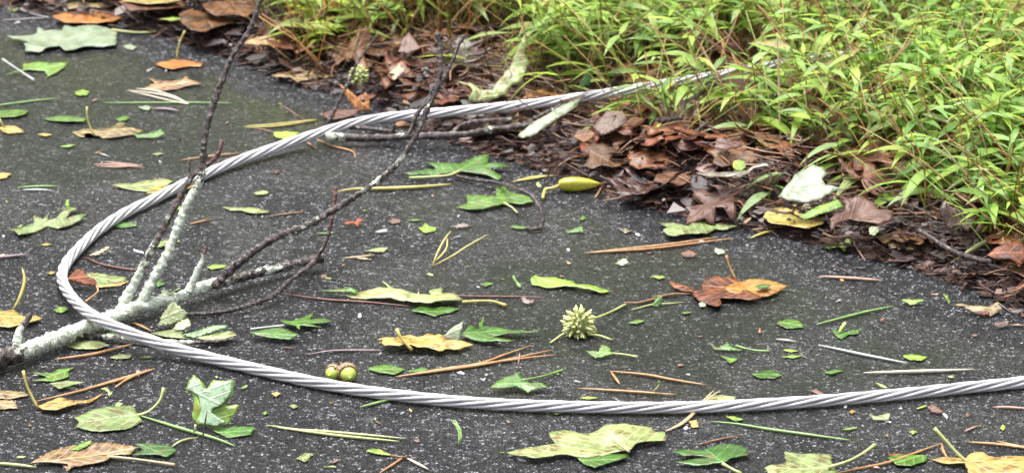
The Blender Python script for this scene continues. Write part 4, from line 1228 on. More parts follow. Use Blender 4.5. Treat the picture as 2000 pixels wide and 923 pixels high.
leaf('fallen_leaf', 'light green oak leaf with a curled lobe outside the cable loop', 'B1', [(50, 456), (130, 430), (195, 410), (200, 375), (250, 395), (290, 360), (278, 394), (330, 384), (390, 340), (330, 334), (462, 324), (430, 350), (380, 385), (505, 370), (470, 400), (400, 425), (330, 440), (280, 416), (210, 450), (110, 490), (90, 462)], 'sage', curl=1.5, z=.002, parts=[('lobe', [(378, 300), (384, 270), (400, 266), (404, 300), (414, 330), (396, 334)], 'lime', 1.2, None)])
leaf('leaf_scrap', 'oval green leaf just inside the cable below the yellow lobe', 'B1', [(655, 416), (700, 400), (790, 405), (797, 420), (700, 431)], 'green')
leaf('fallen_leaf', 'brown and grey-green leaf with a yellow rim inside the cable loop', 'E', [(335, 215), (370, 200), (520, 225), (635, 235), (640, 262), (520, 285), (425, 300), (400, 260)], 'sage', z=.004,
     parts=[('lobe', [(188, 248), (225, 215), (262, 176), (295, 174), (325, 190), (358, 232), (408, 256), (420, 296), (330, 290), (250, 268)], 'red', 0.7, 'dark red-brown curled lobe'), ('lobe', [(420, 296), (520, 284), (662, 266), (600, 296), (500, 306), (430, 308)], 'yellow', 0.2, 'yellow rim')],
     stem=[(332, 420, 3), (405, 365, 5), (430, 340, 6), (418, 295, 8)], stem_mat='s_orange')
straws('dead_stalk', 'brown dry stalk curving along the inside of the cable loop', 'E', [[(300, 90), (350, 95), (420, 132), (560, 165), (720, 184), (818, 190)]], 's_red', 'stalk', 5)
leaf('seed_wing', 'brown dry seed wing at the end of the curving dead stalk', 'E', [(360, 70), (430, 40), (500, 8), (516, 14), (470, 50), (410, 76)], 'tan', cat='seed', k=.4)
leaf('leaf_scrap', 'bright yellow scrap just outside the tightest bend of the cable', 'E', [(46, 204), (75, 188), (106, 196), (90, 212), (60, 212)], 'yellow')
leaf('leaf_scrap', 'lime and yellow scrap outside the cable near the branch', 'E', [(100, 482), (140, 460), (200, 462), (205, 480), (150, 504), (112, 496)], 'lime')
leaf('fallen_leaf', 'yellow crumpled leaf with a long standing stalk at the picture edge', 'C1', [(-40, 40), (0, 25), (80, 20), (130, 50), (200, 45), (240, 70), (180, 90), (60, 112), (-40, 108)], 'ochre', curl=1.6, z=.003)
straws('leaf_stalk', 'thick yellow leaf stalk standing up by the crumpled yellow leaf', 'B1', [[(130, 668), (142, 740), (112, 840), (72, 912)]], 's_yellow', 'stalk', 8, k=1.2)
straws('twig_scrap', 'grey dead twig lying flat at the picture edge outside the loop', 'B1', [[(-60, 610), (60, 596), (172, 586)]], 's_mauve', 'stick', 7)
leaf('leaf_scrap', 'green leaf scrap behind the lichened limb between pale twigs', 'B1', [(880, 742), (920, 728), (962, 760), (922, 774)], 'green')
leaf('leaf_scrap', 'pair of small curled green leaflets on the lichened limb', 'B1', [(932, 822), (940, 795), (972, 790), (988, 810), (1040, 775), (1055, 785), (1000, 818), (960, 836)], 'green', k=.6, z=.016)
leaf('leaf_scrap', 'pale green scrap between the two tall twigs', 'B1', [(898, 548), (922, 515), (1002, 490), (982, 526), (940, 545)], 'sage')
straws('pine_needle', 'short orange needle beside the lichened twig', 'B1', [[(1098, 410), (1240, 380)]], 's_orange', 'pine needle', 5)
leaf('leaf_scrap', 'flat pale green double leaf beyond the twigs', 'B1', [(1292, 308), (1340, 316), (1412, 316), (1480, 318), (1560, 335), (1570, 345), (1500, 352), (1440, 346), (1412, 334), (1340, 334)], 'sage')
leaf('leaf_scrap', 'olive scrap cut by the picture edge outside the loop', 'B1', [(-30, 120), (20, 110), (68, 116), (40, 140), (-30, 152)], 'ochre')
leaf('leaf_scrap', 'yellow-green scrap in front of the long forked twig start', 'B1', [(1205, 660), (1240, 645), (1320, 648), (1300, 662), (1230, 672)], 'lime')
leaf('leaf_scrap', 'small lime scrap seen between the two upright twigs by the cable', 'B1', [(1025, 322), (1045, 306), (1072, 320), (1050, 334)], 'lime')
leaf('leaf_scrap', 'olive flake in the water inside the picture edge', 'B1', [(235, 530), (265, 518), (305, 526), (270, 536)], 'ochre')
# ------------------------------------------------------------------ in front of the branch
leaf('fallen_leaf', 'pale folded leaf draped over the lichened limb by the cable', 'E', [(872, 600), (905, 530), (965, 440), (1000, 418), (1050, 460), (1112, 505), (1060, 560), (980, 590)], 'pale', k=1.0, z=.004, parts=[('lobe', [(985, 620), (1010, 590), (1060, 555), (1108, 545), (1124, 600), (1060, 630)], 'pale', 0.4, None)])
leaf('fallen_leaf', 'broad pale leaf with a folded green half tucked under the cable', 'C1', [(840, 140), (960, 122), (1010, 118), (1032, 140), (1012, 150), (1065, 180), (930, 168)], 'pale', z=.003, parts=[('lobe', [(1010, 150), (1080, 135), (1180, 100), (1272, 94), (1262, 112), (1180, 142), (1090, 168), (1050, 165)], 'deep', 0.5, 'dark green folded half'), ('lobe', [(1095, 168), (1200, 130), (1300, 130), (1322, 155), (1220, 182), (1150, 180)], 'sage', 0.1, None)])
leaf('fallen_leaf', 'green leaf pinned between the limb and the cable', 'C1', [(540, 152), (630, 125), (702, 145), (640, 168), (570, 168)], 'green')
leaf('fallen_leaf', 'pale cream leaf under the low lichened twig by the limb', 'C1', [(355, 215), (450, 185), (550, 190), (612, 215), (540, 236), (430, 232)], 'pale')
leaf('leaf_scrap', 'olive flake just below the pale cream leaf by the twig', 'C1', [(612, 278), (660, 260), (738, 264), (720, 284), (650, 288)], 'sage')
straws('pine_needle', 'long orange needle in front of the lichened limb', 'C1', [[(304, 289), (500, 262), (640, 230), (738, 204)]], 's_orange', 'pine needle', 7)
straws('pine_needle', 'small orange stem poking out from under the cable near the limb', 'E', [[(680, 572), (750, 600), (830, 640)]], 's_orange', 'pine needle', 6)
straws('pine_needle_bundle', 'bundle of long orange needles lying in front of the branch', 'C1', [[(205, 522), (450, 462), (650, 402), (862, 340)], [(440, 466), (650, 408), (862, 342)], [(640, 446), (730, 392), (862, 342)]], 's_orange', 'pine needles', 6)
leaf('fallen_leaf', 'green pointed leaf with a pale half before the branch', 'C1', [(170, 362), (280, 366), (330, 345), (416, 335), (380, 360), (392, 385), (300, 411), (180, 412), (270, 390)], 'green', parts=[('lobe', [(278, 422), (380, 406), (478, 414), (400, 432), (330, 452)], 'sage', 0.0, None)])
leaf('fallen_leaf', 'cream dry leaf cut by the picture edge behind a brown one', 'C1', [(-50, 470), (0, 465), (130, 470), (166, 490), (60, 512), (-50, 508)], 'tan')
leaf('fallen_leaf', 'brown dry leaf cut by the picture edge in front of the cream one', 'C1', [(-50, 522), (0, 518), (72, 520), (106, 560), (0, 566), (-50, 560)], 'tan', z=.002)
leaf('fallen_leaf', 'ochre crumpled leaf with a long stalk beside the orange needle bundle', 'C1', [(212, 556), (250, 540), (330, 508), (400, 530), (480, 525), (582, 474), (500, 535), (400, 562), (320, 592), (240, 582)], 'ochre', curl=1.6, stem=[(130, 352), (142, 410), (160, 460), (212, 562)], stem_mat='s_yellow', up=2.0, stem_r=0.0014)
leaf('leaf_scrap', 'little yellow-green curl above the sage leaf with a long stalk', 'C1', [(562, 452), (600, 446), (628, 480), (606, 502), (600, 470)], 'lime', k=.5)
leaf('fallen_leaf', 'sage veined leaf whose long stalk curves up beside the cable', 'C1', [(412, 612), (520, 575), (600, 560), (740, 558), (772, 600), (792, 640), (700, 682), (560, 698), (420, 666), (442, 640)], 'sage', stem=[(914, 448), (892, 520), (830, 580), (758, 606)], up=1.2, stem_r=0.0016, veins=((758, 606), (412, 640)))
straws('grass_straw', 'long green stalk reaching from the sage leaf to the upright leaf', 'C1', [[(780, 602), (1000, 672), (1200, 732), (1312, 772)]], 's_green', 'stalk', 7)
leaf('fallen_leaf', 'bright green lobed leaf standing upright with sky sheen painted on its face', 'C1', [(1035, 450), (1080, 374), (1112, 400), (1145, 440), (1152, 460), (1190, 404), (1240, 410), (1302, 404), (1300, 490), (1250, 545), (1338, 545), (1320, 580), (1280, 642), (1210, 672), (1150, 662), (1100, 650), (1074, 620), (1082, 500)], 'lime', k=1.1, base=(1110, 665), z=.004, veins=((1095, 650), (1230, 410)),
     parts=[('lobe', [(1044, 452), (1060, 420), (1082, 385), (1108, 412), (1140, 458), (1160, 462), (1195, 418), (1240, 420), (1290, 414), (1288, 482), (1236, 545), (1190, 560), (1178, 585), (1205, 605), (1258, 640), (1205, 660), (1150, 652), (1108, 642), (1122, 570), (1110, 500), (1086, 478)], 'sky_sheen', 1.1, 'sky sheen painted over the upper face')], stem=[(1092, 650, 9), (1086, 692, 3)])
leaf('fallen_leaf', 'jagged green leaf lying at the foot of the upright leaf', 'C1', [(1178, 682), (1220, 672), (1285, 664), (1422, 670), (1402, 710), (1340, 718), (1270, 726)], 'green')
straws('twig_scrap', 'straight black stick standing up in front of the upright leaf', 'C1', [[(1156, 574), (1138, 680), (1122, 782)]], 's_dark', 'stick', 4, k=3.0)
straws('leaf_stalk', 'pale curved leaf stalk at the foot of the black stick', 'C1', [[(960, 776), (1000, 748), (1045, 733), (1104, 724)]], 's_lime', 'stalk', 5)
leaf('fallen_leaf', 'brown ragged leaf with a long tan stalk before the sage leaf', 'C1', [(170, 882), (290, 800), (370, 785), (520, 760), (640, 765), (762, 786), (720, 826), (620, 832), (600, 862), (420, 892), (370, 922), (380, 882), (280, 872)], 'tan', curl=1.3, stem=[(600, 832), (760, 846), (976, 877)], stem_mat='s_tan', stem_r=.0014, z=.002)
straws('grass_straw', 'pale green straw at the picture corner beside the brown ragged leaf', 'C1', [[(-40, 866), (80, 876), (204, 890)]], 's_lime', 'straw', 7)
leaf('fallen_leaf', 'green toothed leaf resting on the stalk of the brown ragged leaf', 'C1', [(735, 826), (800, 792), (748, 764), (850, 760), (950, 775), (988, 802), (930, 836), (870, 820)], 'green', z=.003)
leaf('leaf_scrap', 'lime jagged scrap lying on the brown ragged leaf', 'C1', [(388, 790), (450, 760), (516, 738), (500, 766), (440, 796)], 'lime', z=.004)

# ------------------------------------------------------------------ middle of the road
leaf('fallen_leaf', 'green star leaf with a pale stalk toward the viewer by the cream straw', 'B2', [(858, 126), (900, 112), (1050, 96), (985, 54), (1100, 60), (1180, 64), (1240, 40), (1362, 14), (1352, 50), (1345, 70), (1400, 76), (1492, 85), (1410, 99), (1340, 100), (1432, 130), (1420, 146), (1340, 130), (1190, 106), (1050, 122), (900, 132)], 'green', z=.003, curl=1.3, stem=[(1192, 98, 8), (1120, 126, 6), (1000, 136, 4), (890, 142, 3)], stem_r=.0016, veins=((1190, 98), (1300, 40)))
leaf('fallen_leaf', 'green star leaf lying below another beside the hooked twig', '0', [(890, 404), (913, 397), (910, 382), (936, 386), (970, 388), (968, 374), (985, 364), (996, 380), (1010, 383), (1040, 388), (1043, 397), (1020, 400), (1000, 398), (985, 399), (965, 405), (930, 411)], 'green', z=.003, curl=1.3, stem=[(984, 396, 8), (1000, 405, 5), (1011, 416, 3)], stem_r=.0013)
straws('grass_straw', 'thick tan straw lying under the long forked twig', 'B2', [[(475, 222), (560, 202), (750, 202), (950, 190), (1132, 178)]], 's_yellow', 'straw', 9)
leaf('leaf_scrap', 'dark red scrap with a green tip beside the rising twig', 'B2', [(508, 402), (540, 386), (580, 396), (592, 374), (632, 380), (602, 402), (594, 430), (566, 404), (530, 416)], 'red', k=.4)
leaf('leaf_scrap', 'reddish white scrap in the road beyond the small green leaf', 'B2', [(768, 390), (800, 374), (842, 382), (836, 404), (790, 406)], 'mauve', k=.4)
leaf('leaf_scrap', 'thin green sliver behind the small jagged green leaf', 'B2', [(876, 388), (920, 380), (978, 386), (920, 394)], 'green')
leaf('leaf_scrap', 'small jagged green leaf lying alone in the middle road', 'B2', [(944, 430), (968, 425), (985, 400), (1008, 424), (1052, 430), (1040, 450), (980, 461)], 'lime')
leaf('dead_bark', 'dark curled bark flake above the three looped needles', 'B2', [(1118, 432), (1150, 415), (1200, 404), (1240, 412), (1266, 430), (1200, 436)], 'umber', cat='bark', k=.5, curl=1.5)
straws('pine_needle_bundle', 'three long needles looping up from one point in the middle road', 'B2', [[(1026, 648), (1055, 580), (1090, 510), (1132, 450)], [(1024, 640), (1080, 590), (1112, 540), (1110, 470)], [(1030, 652), (1150, 592), (1230, 540), (1352, 468)]], 's_yellow', 'pine needles', 5, k=.5)
straws('pine_needle_bundle', 'two short tan needles lying together in the middle road', 'B2', [[(510, 606), (600, 600), (690, 588)], [(590, 608), (672, 616)]], 's_tan', 'pine needles', 6)
leaf('leaf_scrap', 'pale green leaf scrap beyond the two short tan needles', 'B2', [(632, 566), (720, 545), (768, 548), (740, 572)], 'sage')
leaf('fallen_leaf', 'long pale oak leaf with a yellow stalk behind the crumpled yellow leaf', 'B2', [(520, 822), (640, 800), (770, 795), (730, 744), (800, 784), (812, 804), (900, 810), (980, 825), (1020, 838), (1008, 800), (1080, 788), (1082, 824), (1150, 820), (1202, 855), (1120, 872), (1020, 892), (900, 872), (780, 857), (640, 852)], 'pale', z=.003, curl=1.3, veins=((1200, 862), (540, 825)), stem=[(1200, 862), (1360, 856), (1456, 882)], stem_mat='s_yellow', stem_r=.0016,
     parts=[('lobe', [(360, 796), (450, 790), (545, 775), (594, 795), (580, 812), (470, 802)], 'green', .35, 'dark green folded tip')])
straws('pine_needle', 'dark red needle running under the long pale oak leaf', 'B2', [[(150, 812), (400, 846), (640, 862), (892, 886)]], 's_red', 'pine needle', 5)
straws('pine_needle', 'thin red needle beyond the stalk of the long pale oak leaf', 'B2', [[(1080, 822), (1300, 826), (1580, 830), (1690, 838)]], 's_red', 'pine needle', 4)
leaf('fallen_leaf', 'jagged green leaf lying just in front of the long pale oak leaf', '0', [(801, 609), (820, 600), (860, 598), (899, 602), (886, 608), (868, 611), (848, 618), (830, 612)], 'green')
leaf('leaf_scrap', 'thin green sliver in the road above the stalk of the pale oak leaf', 'B2', [(1300, 758), (1345, 746), (1386, 752), (1340, 772)], 'green')
leaf('leaf_scrap', 'tiny red-brown flake between the twigs in the middle road', 'B2', [(100, 104), (125, 96), (140, 108), (118, 118)], 'mauve')
leaf('fallen_leaf', 'flat green leaf beyond the short scraps by the rising twig base', 'B2', [(-10, 228), (40, 214), (75, 222), (60, 236), (0, 240)], 'sage')
straws('pine_needle', 'brown needle under a pale scrap beyond the long twig', 'B2', [[(65, 366), (180, 350), (292, 338)]], 's_brown', 'pine needle', 5)
leaf('leaf_scrap', 'green slip inside the fork of the low twigs', 'B2', [(350, 462), (400, 452), (460, 458), (420, 468)], 'deep')

leaf('leaf_scrap', 'green scrap at the foot of the hooked twig', 'B3', [(-10, 428), (20, 415), (70, 424), (100, 436), (40, 440)], 'green')
leaf('leaf_scrap', 'small green folded leaf in the road below the seed pod', 'B3', [(300, 456), (350, 440), (408, 418), (422, 454), (350, 462)], 'green', k=.3)
leaf('leaf_scrap', 'tiny green triangle in the road below the seed pod tip', 'B3', [(388, 380), (412, 360), (438, 376), (410, 386)], 'green')
straws('pine_needle_bundle', 'yellowish needles pointing at the stalk of the seed pod', 'B3', [[(0, 162), (120, 146), (246, 124)], [(20, 158), (130, 136), (244, 130)]], 's_yellow', 'pine needles', 6)
leaf('fallen_leaf', 'pale sage lobed leaf lying on the road at the litter edge', 'B3', [(848, 406), (940, 398), (960, 414), (1020, 425), (1100, 380), (1190, 350), (1280, 285), (1332, 262), (1292, 310), (1220, 370), (1120, 415), (1200, 414), (1314, 420), (1250, 440), (1180, 441), (1130, 470), (1050, 475), (960, 496), (910, 491), (878, 470), (902, 440)], 'sage', z=.003, curl=1.2, stem=[(1325, 268, 6), (1420, 258, 12), (1500, 240, 18)], stem_mat='s_lime', stem_r=.0018, veins=((1300, 285), (880, 470)))
straws('pine_needle_bundle', 'long orange needle pair in front of the pale sage leaf', 'B3', [[(420, 576), (650, 562), (850, 546), (1284, 492)], [(460, 572), (560, 566), (900, 530), (1192, 486)]], 's_orange', 'pine needles', 6)
leaf('leaf_scrap', 'red-brown curled chip below the long orange needle pair', 'B3', [(978, 580), (1030, 558), (1074, 580), (1060, 604), (1010, 604)], 'rust', k=.5)
leaf('lichen_flake', 'white lichen flake beside the red-brown chip', 'B3', [(1176, 570), (1185, 546), (1210, 555), (1238, 562), (1240, 580), (1200, 588)], 'white', cat='lichen', k=.4, jag=.2)
leaf('lichen_flake', 'cream lichen crumb in the road below the orange needle pair', 'B3', [(600, 640), (625, 624), (640, 612), (668, 612), (680, 634), (640, 652)], 'white', cat='lichen', k=.5, jag=.2)
leaf('leaf_scrap', 'grey floating flake in the road below the small folded leaf', 'B3', [(625, 440), (660, 432), (700, 448), (660, 462)], 'grey')
leaf('fallen_leaf', 'curled yellow-green leaf strip floating above the spiky ball', 'B3', [(108, 746), (140, 714), (162, 734), (250, 730), (340, 745), (382, 770), (480, 775), (572, 800), (510, 812), (400, 791), (310, 776), (220, 782), (120, 767)], 'lime', z=.002, curl=1.6)
leaf('fallen_leaf', 'brown star leaf with its stalk standing up on the open road', 'B3', [(912, 748), (985, 762), (1060, 790), (1112, 797), (1100, 768), (1130, 740), (1180, 732), (1235, 738), (1266, 716), (1300, 738), (1330, 750), (1306, 790), (1350, 802), (1400, 828), (1456, 850), (1380, 862), (1290, 852), (1216, 853), (1214, 890), (1190, 909), (1150, 890), (1120, 868), (1075, 852), (1050, 825), (1064, 812), (1000, 802), (940, 776)], 'rust', z=.003, curl=1.4, stem=[(1245, 590), (1268, 660), (1304, 735)], stem_mat='s_orange', up=2.0, stem_r=.0012, veins=((1300, 780), (940, 770)),
     parts=[('lobe', [(1240, 792), (1290, 752), (1316, 742), (1380, 731), (1489, 735), (1604, 766), (1550, 798), (1489, 826), (1420, 820), (1340, 812), (1280, 818)], 'amber', 0.03, 'amber side of the leaf')])
leaf('leaf_scrap', 'narrow green slip lying on the amber side of the star leaf', '0', [(1474, 559), (1488, 554), (1506, 556), (1498, 562), (1480, 562)], 'green', z=.009)
straws('broken_stalk', 'brown stalk running under the brown star leaf to a green bud', 'B3', [[(648, 862), (720, 868), (800, 852), (920, 818), (1044, 814)]], 's_brown', 'stalk', 7)
leaf('flower_calyx', 'small green pointed bud husk on the brown stalk', 'B3', [(815, 884), (828, 850), (835, 808), (850, 842), (880, 818), (872, 868), (850, 890)], 'green', cat='bud', k=1.2)
straws('grass_straw', 'thin lime stem lying across the brown stalk near the star leaf', 'B3', [[(690, 908), (820, 876), (900, 872), (1002, 862)]], 's_lime', 'straw', 4)
straws('grass_straw', 'short green straw slanting up to the spiky ball', 'B3', [[(540, 935), (600, 906), (662, 874)]], 's_green', 'straw', 5)
leaf('seed_husk', 'dark split seed husk in the road beyond the spiky ball', 'B3', [(48, 838), (70, 832), (100, 850), (140, 846), (130, 868), (90, 878), (64, 864)], 'umber', cat='seed', k=.4)
leaf('leaf_scrap', 'pointed green fleck standing above the stalk of the pale oak leaf', 'B3', [(2, 720), (10, 704), (30, 740), (62, 772), (40, 780), (18, 756)], 'deep', k=.7)
leaf('leaf_scrap', 'green slip between the leaf strip and the star leaf', 'B3', [(806, 714), (850, 708), (892, 716), (860, 728)], 'lime')
leaf('petal', 'white petal under the near lobe of the brown star leaf', 'B3', [(1086, 872), (1105, 860), (1132, 874), (1120, 892), (1096, 890)], 'white', cat='petal', k=.3)

leaf('fallen_leaf', 'large white-backed leaf lying on the litter above the yellow leaf', 'B4', [(58, 252), (100, 200), (150, 140), (180, 118), (260, 68), (322, 90), (340, 130), (312, 160), (332, 190), (462, 210), (380, 226), (310, 276), (200, 282), (130, 270)], 'white', k=.45, z=.018, curl=1.2, stem=[(60, 238, 14), (0, 246, 12), (-60, 250, 10)], stem_r=.0016)
leaf('fallen_leaf', 'bright yellow speckled leaf lying on the litter edge', 'B4', [(-30, 372), (-5, 345), (60, 325), (200, 285), (300, 298), (442, 288), (432, 320), (342, 380), (322, 412), (240, 446), (130, 431), (40, 416), (0, 405)], 'yellow', z=.004, curl=1.4)
leaf('fallen_leaf', 'green leaf lying on the bright yellow speckled leaf', 'B4', [(180, 372), (300, 302), (380, 276), (402, 264), (422, 282), (442, 310), (330, 350), (210, 392)], 'lime', z=.018, k=.3)
leaf('fallen_leaf', 'large wet brown leaf with curled lobes beside the yellow leaf', 'B4', [(368, 452), (358, 392), (450, 332), (438, 270), (540, 258), (642, 300), (630, 332), (680, 330), (727, 340), (720, 402), (640, 432), (560, 402), (470, 382), (400, 422)], 'mauve', k=.35, z=.012, curl=1.7)
straws('leaf_stalk', 'short yellow stalk lying on the road by the yellow leaf', '0', [[(1466, 465), (1486, 457), (1512, 450)]], 's_yellow', 'stalk', 7)
leaf('fallen_leaf', 'curled small green leaf on the road below the yellow leaf', 'B4', [(328, 552), (402, 520), (400, 532), (440, 505), (472, 484), (482, 520), (442, 572), (420, 542)], 'lime', k=.35, curl=1.5)
straws('grass_straw', 'straight pink stick on the road near the litter', 'B4', [[(295, 712), (480, 722), (666, 736)]], 's_pink', 'stick', 7)
straws('twig_scrap', 'tiny dark stick beyond the straight pink stick', 'B4', [[(490, 660), (580, 670)]], 's_dark', 'stick', 4)
leaf('fallen_leaf', 'shiny dark purple leaf propped up at the litter by the grass', 'H', [(500, 440), (520, 385), (560, 420), (620, 440), (680, 470), (712, 470), (690, 520), (650, 556), (600, 520), (555, 540), (530, 500)], 'umber', k=1.0, z=.012, curl=1.8)
leaf('fallen_leaf', 'dark brown curled leaf at the very end of the litter on asphalt', 'H', [(820, 815), (860, 790), (930, 785), (1000, 770), (1010, 830), (950, 812), (890, 860), (870, 825)], 'umber', k=.5, curl=1.8)
leaf('fallen_leaf', 'tan translucent leaf lying on the litter edge near the purple leaf', 'H', [(225, 600), (260, 575), (330, 560), (420, 570), (460, 600), (380, 650), (300, 640), (235, 650)], 'tan', k=.3, z=.003)
leaf('fallen_leaf', 'broad brown leaf on the litter under the overhanging sprig', 'H', [(750, 680), (800, 640), (860, 610), (960, 600), (1000, 680), (930, 730), (870, 700), (800, 700)], 'rust', k=.5, z=.012, curl=1.5)
leaf('leaf_scrap', 'round pale green leaflet on the litter below the mauve brown leaf', 'H', [(125, 545), (140, 520), (175, 525), (180, 545), (160, 570), (135, 566)], 'sage', k=.6, z=.012)
leaf('fallen_leaf', 'orange-brown curled leaf with a dark stick on open road near the litter', 'F', [(1075, 250), (1130, 235), (1230, 245), (1370, 260), (1500, 265), (1560, 235), (1640, 210), (1690, 240), (1680, 300), (1600, 350), (1550, 375), (1460, 365), (1370, 340), (1280, 315), (1200, 270)], 'tan', k=.35, curl=1.8, parts=[('lobe', [(1370, 320), (1400, 300), (1530, 300), (1540, 330), (1470, 362), (1380, 345)], 'mauve', .6, None)])
straws('twig_scrap', 'dark stick lying beside the orange-brown curled leaf', 'F', [[(1640, 215, 8), (1700, 250, 8), (1790, 320, 4), (1960, 390, 0)]], 's_dark', 'stick', 6)
leaf('seed_husk', 'black broken husk in front of the orange-brown curled leaf', 'F', [(1590, 490), (1620, 455), (1700, 450), (1740, 425), (1790, 440), (1790, 490), (1740, 520), (1650, 530)], 'umber', cat='seed', k=.6, curl=2.0)
straws('twig_scrap', 'pale stick beside the black broken husk', 'F', [[(1810, 488), (1900, 490), (2000, 498)]], 's_pink', 'stick', 5)
leaf('leaf_scrap', 'green curled leaf scrap beyond the green straw with a red end', 'F', [(405, 175), (480, 160), (560, 170), (690, 165), (695, 185), (600, 205), (575, 235), (520, 235), (470, 210)], 'lime', k=.3)
leaf('seedling', 'tiny upright green sprout with a tan foot on the open road', 'F', [(935, 95), (950, 90), (975, 115), (985, 100), (1005, 105), (1005, 150), (1025, 190), (1010, 230), (998, 225), (990, 180), (965, 145)], 'lime', cat='sprout', k=1.2)
straws('grass_straw', 'green straw with a dark red end on the open road', '0', [[(1594, 633), (1640, 622), (1690, 609), (1745, 597)]], 's_green', 'straw', 6)
leaf('leaf_scrap', 'red-brown chip standing on the road past the straw with a red end', 'F', [(118, 440), (130, 410), (170, 385), (190, 420), (180, 445)], 'mauve', k=.8)

# ------------------------------------------------------------------ between the branch and the near run of cable
leaf('fallen_leaf', 'green star leaf with a paler leaf under it past the lichened branch', 'C2', [(135, 72), (210, 76), (262, 60), (320, 33), (302, 70), (385, 60), (432, 80), (300, 101), (372, 122), (250, 110), (240, 134), (215, 110), (160, 96)], 'green', z=.004, curl=1.4, parts=[('lobe', [(-35, 140), (60, 120), (140, 110), (238, 152), (190, 176), (90, 167), (0, 152)], 'green', 0.05, None)], stem=[(-30, 122), (40, 112), (162, 100)], stem_mat='s_white')
leaf('fallen_leaf', 'crumpled yellow speckled leaf with a white folded tip on the road', 'C2', [(676, 186), (722, 172), (780, 176), (800, 164), (860, 153), (902, 161), (960, 147), (1000, 158), (1020, 149), (1062, 166), (1100, 178), (1125, 191), (1170, 196), (1216, 206), (1165, 222), (1140, 239), (1080, 235), (1020, 253), (962, 240), (900, 243), (842, 228), (800, 241), (720, 237), (700, 214), (716, 200)], 'yellow', z=.004, curl=1.7, stem=[(784, 118), (800, 155), (835, 200), (872, 238)], stem_mat='s_yellow', up=1.6, stem_r=.0017,
     parts=[('lobe', [(1040, 160), (1075, 130), (1158, 78), (1152, 118), (1130, 188), (1090, 180)], 'white', 1.0, 'white folded tip')])
leaf('fallen_leaf', 'dark green pointed leaf tucked behind the crumpled yellow leaf', '0', [(898, 656), (920, 637), (934, 644), (936, 631), (946, 619), (944, 638), (965, 641), (1000, 646), (1066, 649), (1010, 656), (960, 660), (1004, 672), (960, 671), (930, 665)], 'green', z=.003, curl=1.3)
straws('pine_needle', 'thin grey needle pointing at the crumpled yellow leaf', 'C2', [[(288, 262), (400, 246), (500, 240), (720, 238)]], 's_mauve', 'pine needle', 5)
leaf('fallen_leaf', 'diamond green leaf lying between the acorns and the fanned needles', 'C2', [(620, 346), (660, 330), (720, 319), (780, 330), (834, 346), (780, 376), (690, 366)], 'green')
leaf('leaf_scrap', 'small green leaf at the root of the fanned needles', 'C2', [(838, 360), (880, 345), (930, 329), (966, 345), (920, 359)], 'green')
straws('pine_needle_bundle', 'three long tan needles fanning out in front of the yellow leaf', '0', [[(773, 735), (850, 724), (937, 709), (985, 692), (1037, 674)], [(773, 735), (850, 725), (940, 712), (1010, 698), (1077, 683)], [(773, 735), (860, 722), (950, 710), (1020, 700), (1086, 692)]], 's_orange', 'pine needles', 6)
straws('grass_straw', 'short bright green straw touching the near side of the cable', 'C2', [[(580, 555), (680, 530), (772, 507)]], 's_green', 'straw', 6)
straws('pine_needle_bundle', 'pair of yellow-green needles lying flat in front of the cable', 'C2', [[(58, 655), (230, 680), (400, 692), (836, 730)], [(120, 668), (300, 690), (500, 716), (800, 746)]], 's_lime', 'pine needles', 6)
straws('pine_needle_bundle', 'tuft of short green needles standing up in front of the cable', 'C2', [[(1088, 625), (1118, 660), (1134, 700), (1130, 772)], [(1112, 627), (1142, 680), (1146, 720), (1132, 770)], [(1100, 626), (1126, 664), (1140, 706), (1130, 770)]], 's_green', 'pine needles', 4, k=1.0)
leaf('fallen_leaf', 'small yellow-green leaf with a brown stalk at the near middle', 'C2', [(614, 800), (640, 788), (692, 790), (762, 824), (710, 822), (650, 812)], 'lime', stem=[(760, 825), (800, 832), (842, 834)], stem_mat='s_brown')
straws('twig_scrap', 'broken brown twig bent beside a white one at the near middle', 'C2', [[(690, 922), (770, 870), (842, 822)]], 's_orange', 'stick', 5)
straws('twig_scrap', 'white straw meeting the broken brown twig at the near middle', 'C2', [[(840, 838), (900, 870), (962, 902)]], 's_cream', 'stick', 6)
leaf('leaf_scrap', 'sage leaf scrap below the pair of yellow-green needles', 'C2', [(222, 842), (270, 812), (326, 814), (300, 836), (276, 861)], 'sage')
leaf('leaf_scrap', 'dark olive flake under the cable before the acorns', 'C2', [(85, 478), (120, 468), (140, 480), (110, 496)], 'ochre')
leaf('leaf_scrap', 'tiny bright green flake in front of the cable beside the olive one', 'C2', [(30, 590), (50, 578), (72, 586), (52, 598)], 'green')
leaf('leaf_scrap', 'little sage flake just before the cable below the acorns', 'C2', [(185, 548), (215, 540), (240, 552), (210, 562)], 'sage')

leaf('fallen_leaf', 'small green folded leaf with a thin stalk below the spiky ball', 'C3', [(414, 250), (450, 245), (480, 250), (502, 208), (540, 218), (562, 262), (500, 282), (465, 287)], 'green', k=.35, curl=1.4, stem=[(558, 256), (630, 262), (702, 276)])
leaf('fallen_leaf', 'bent bright green leaf with a long stalk behind the cable', '0', [(956, 760), (985, 736), (1003, 731), (1014, 725), (1022, 744), (1036, 750), (1056, 746), (1072, 756), (1040, 764), (1030, 769), (1010, 756), (985, 763)], 'green', k=.35, curl=1.3, stem=[(1021, 742, 8), (1060, 734, 4), (1099, 722, 2)], stem_mat='s_green')
straws('twig_scrap', 'short pink stem standing up behind the bent green leaf', 'C3', [[(44, 255), (38, 300), (32, 350)]], 's_pink', 'stick', 4, k=2.0)
straws('pine_needle_bundle', 'orange needle bent in a sharp V behind the cable', 'C3', [[(550, 355), (572, 385), (602, 428)], [(550, 355), (750, 376), (900, 404), (1086, 432)]], 's_orange', 'pine needles', 6)
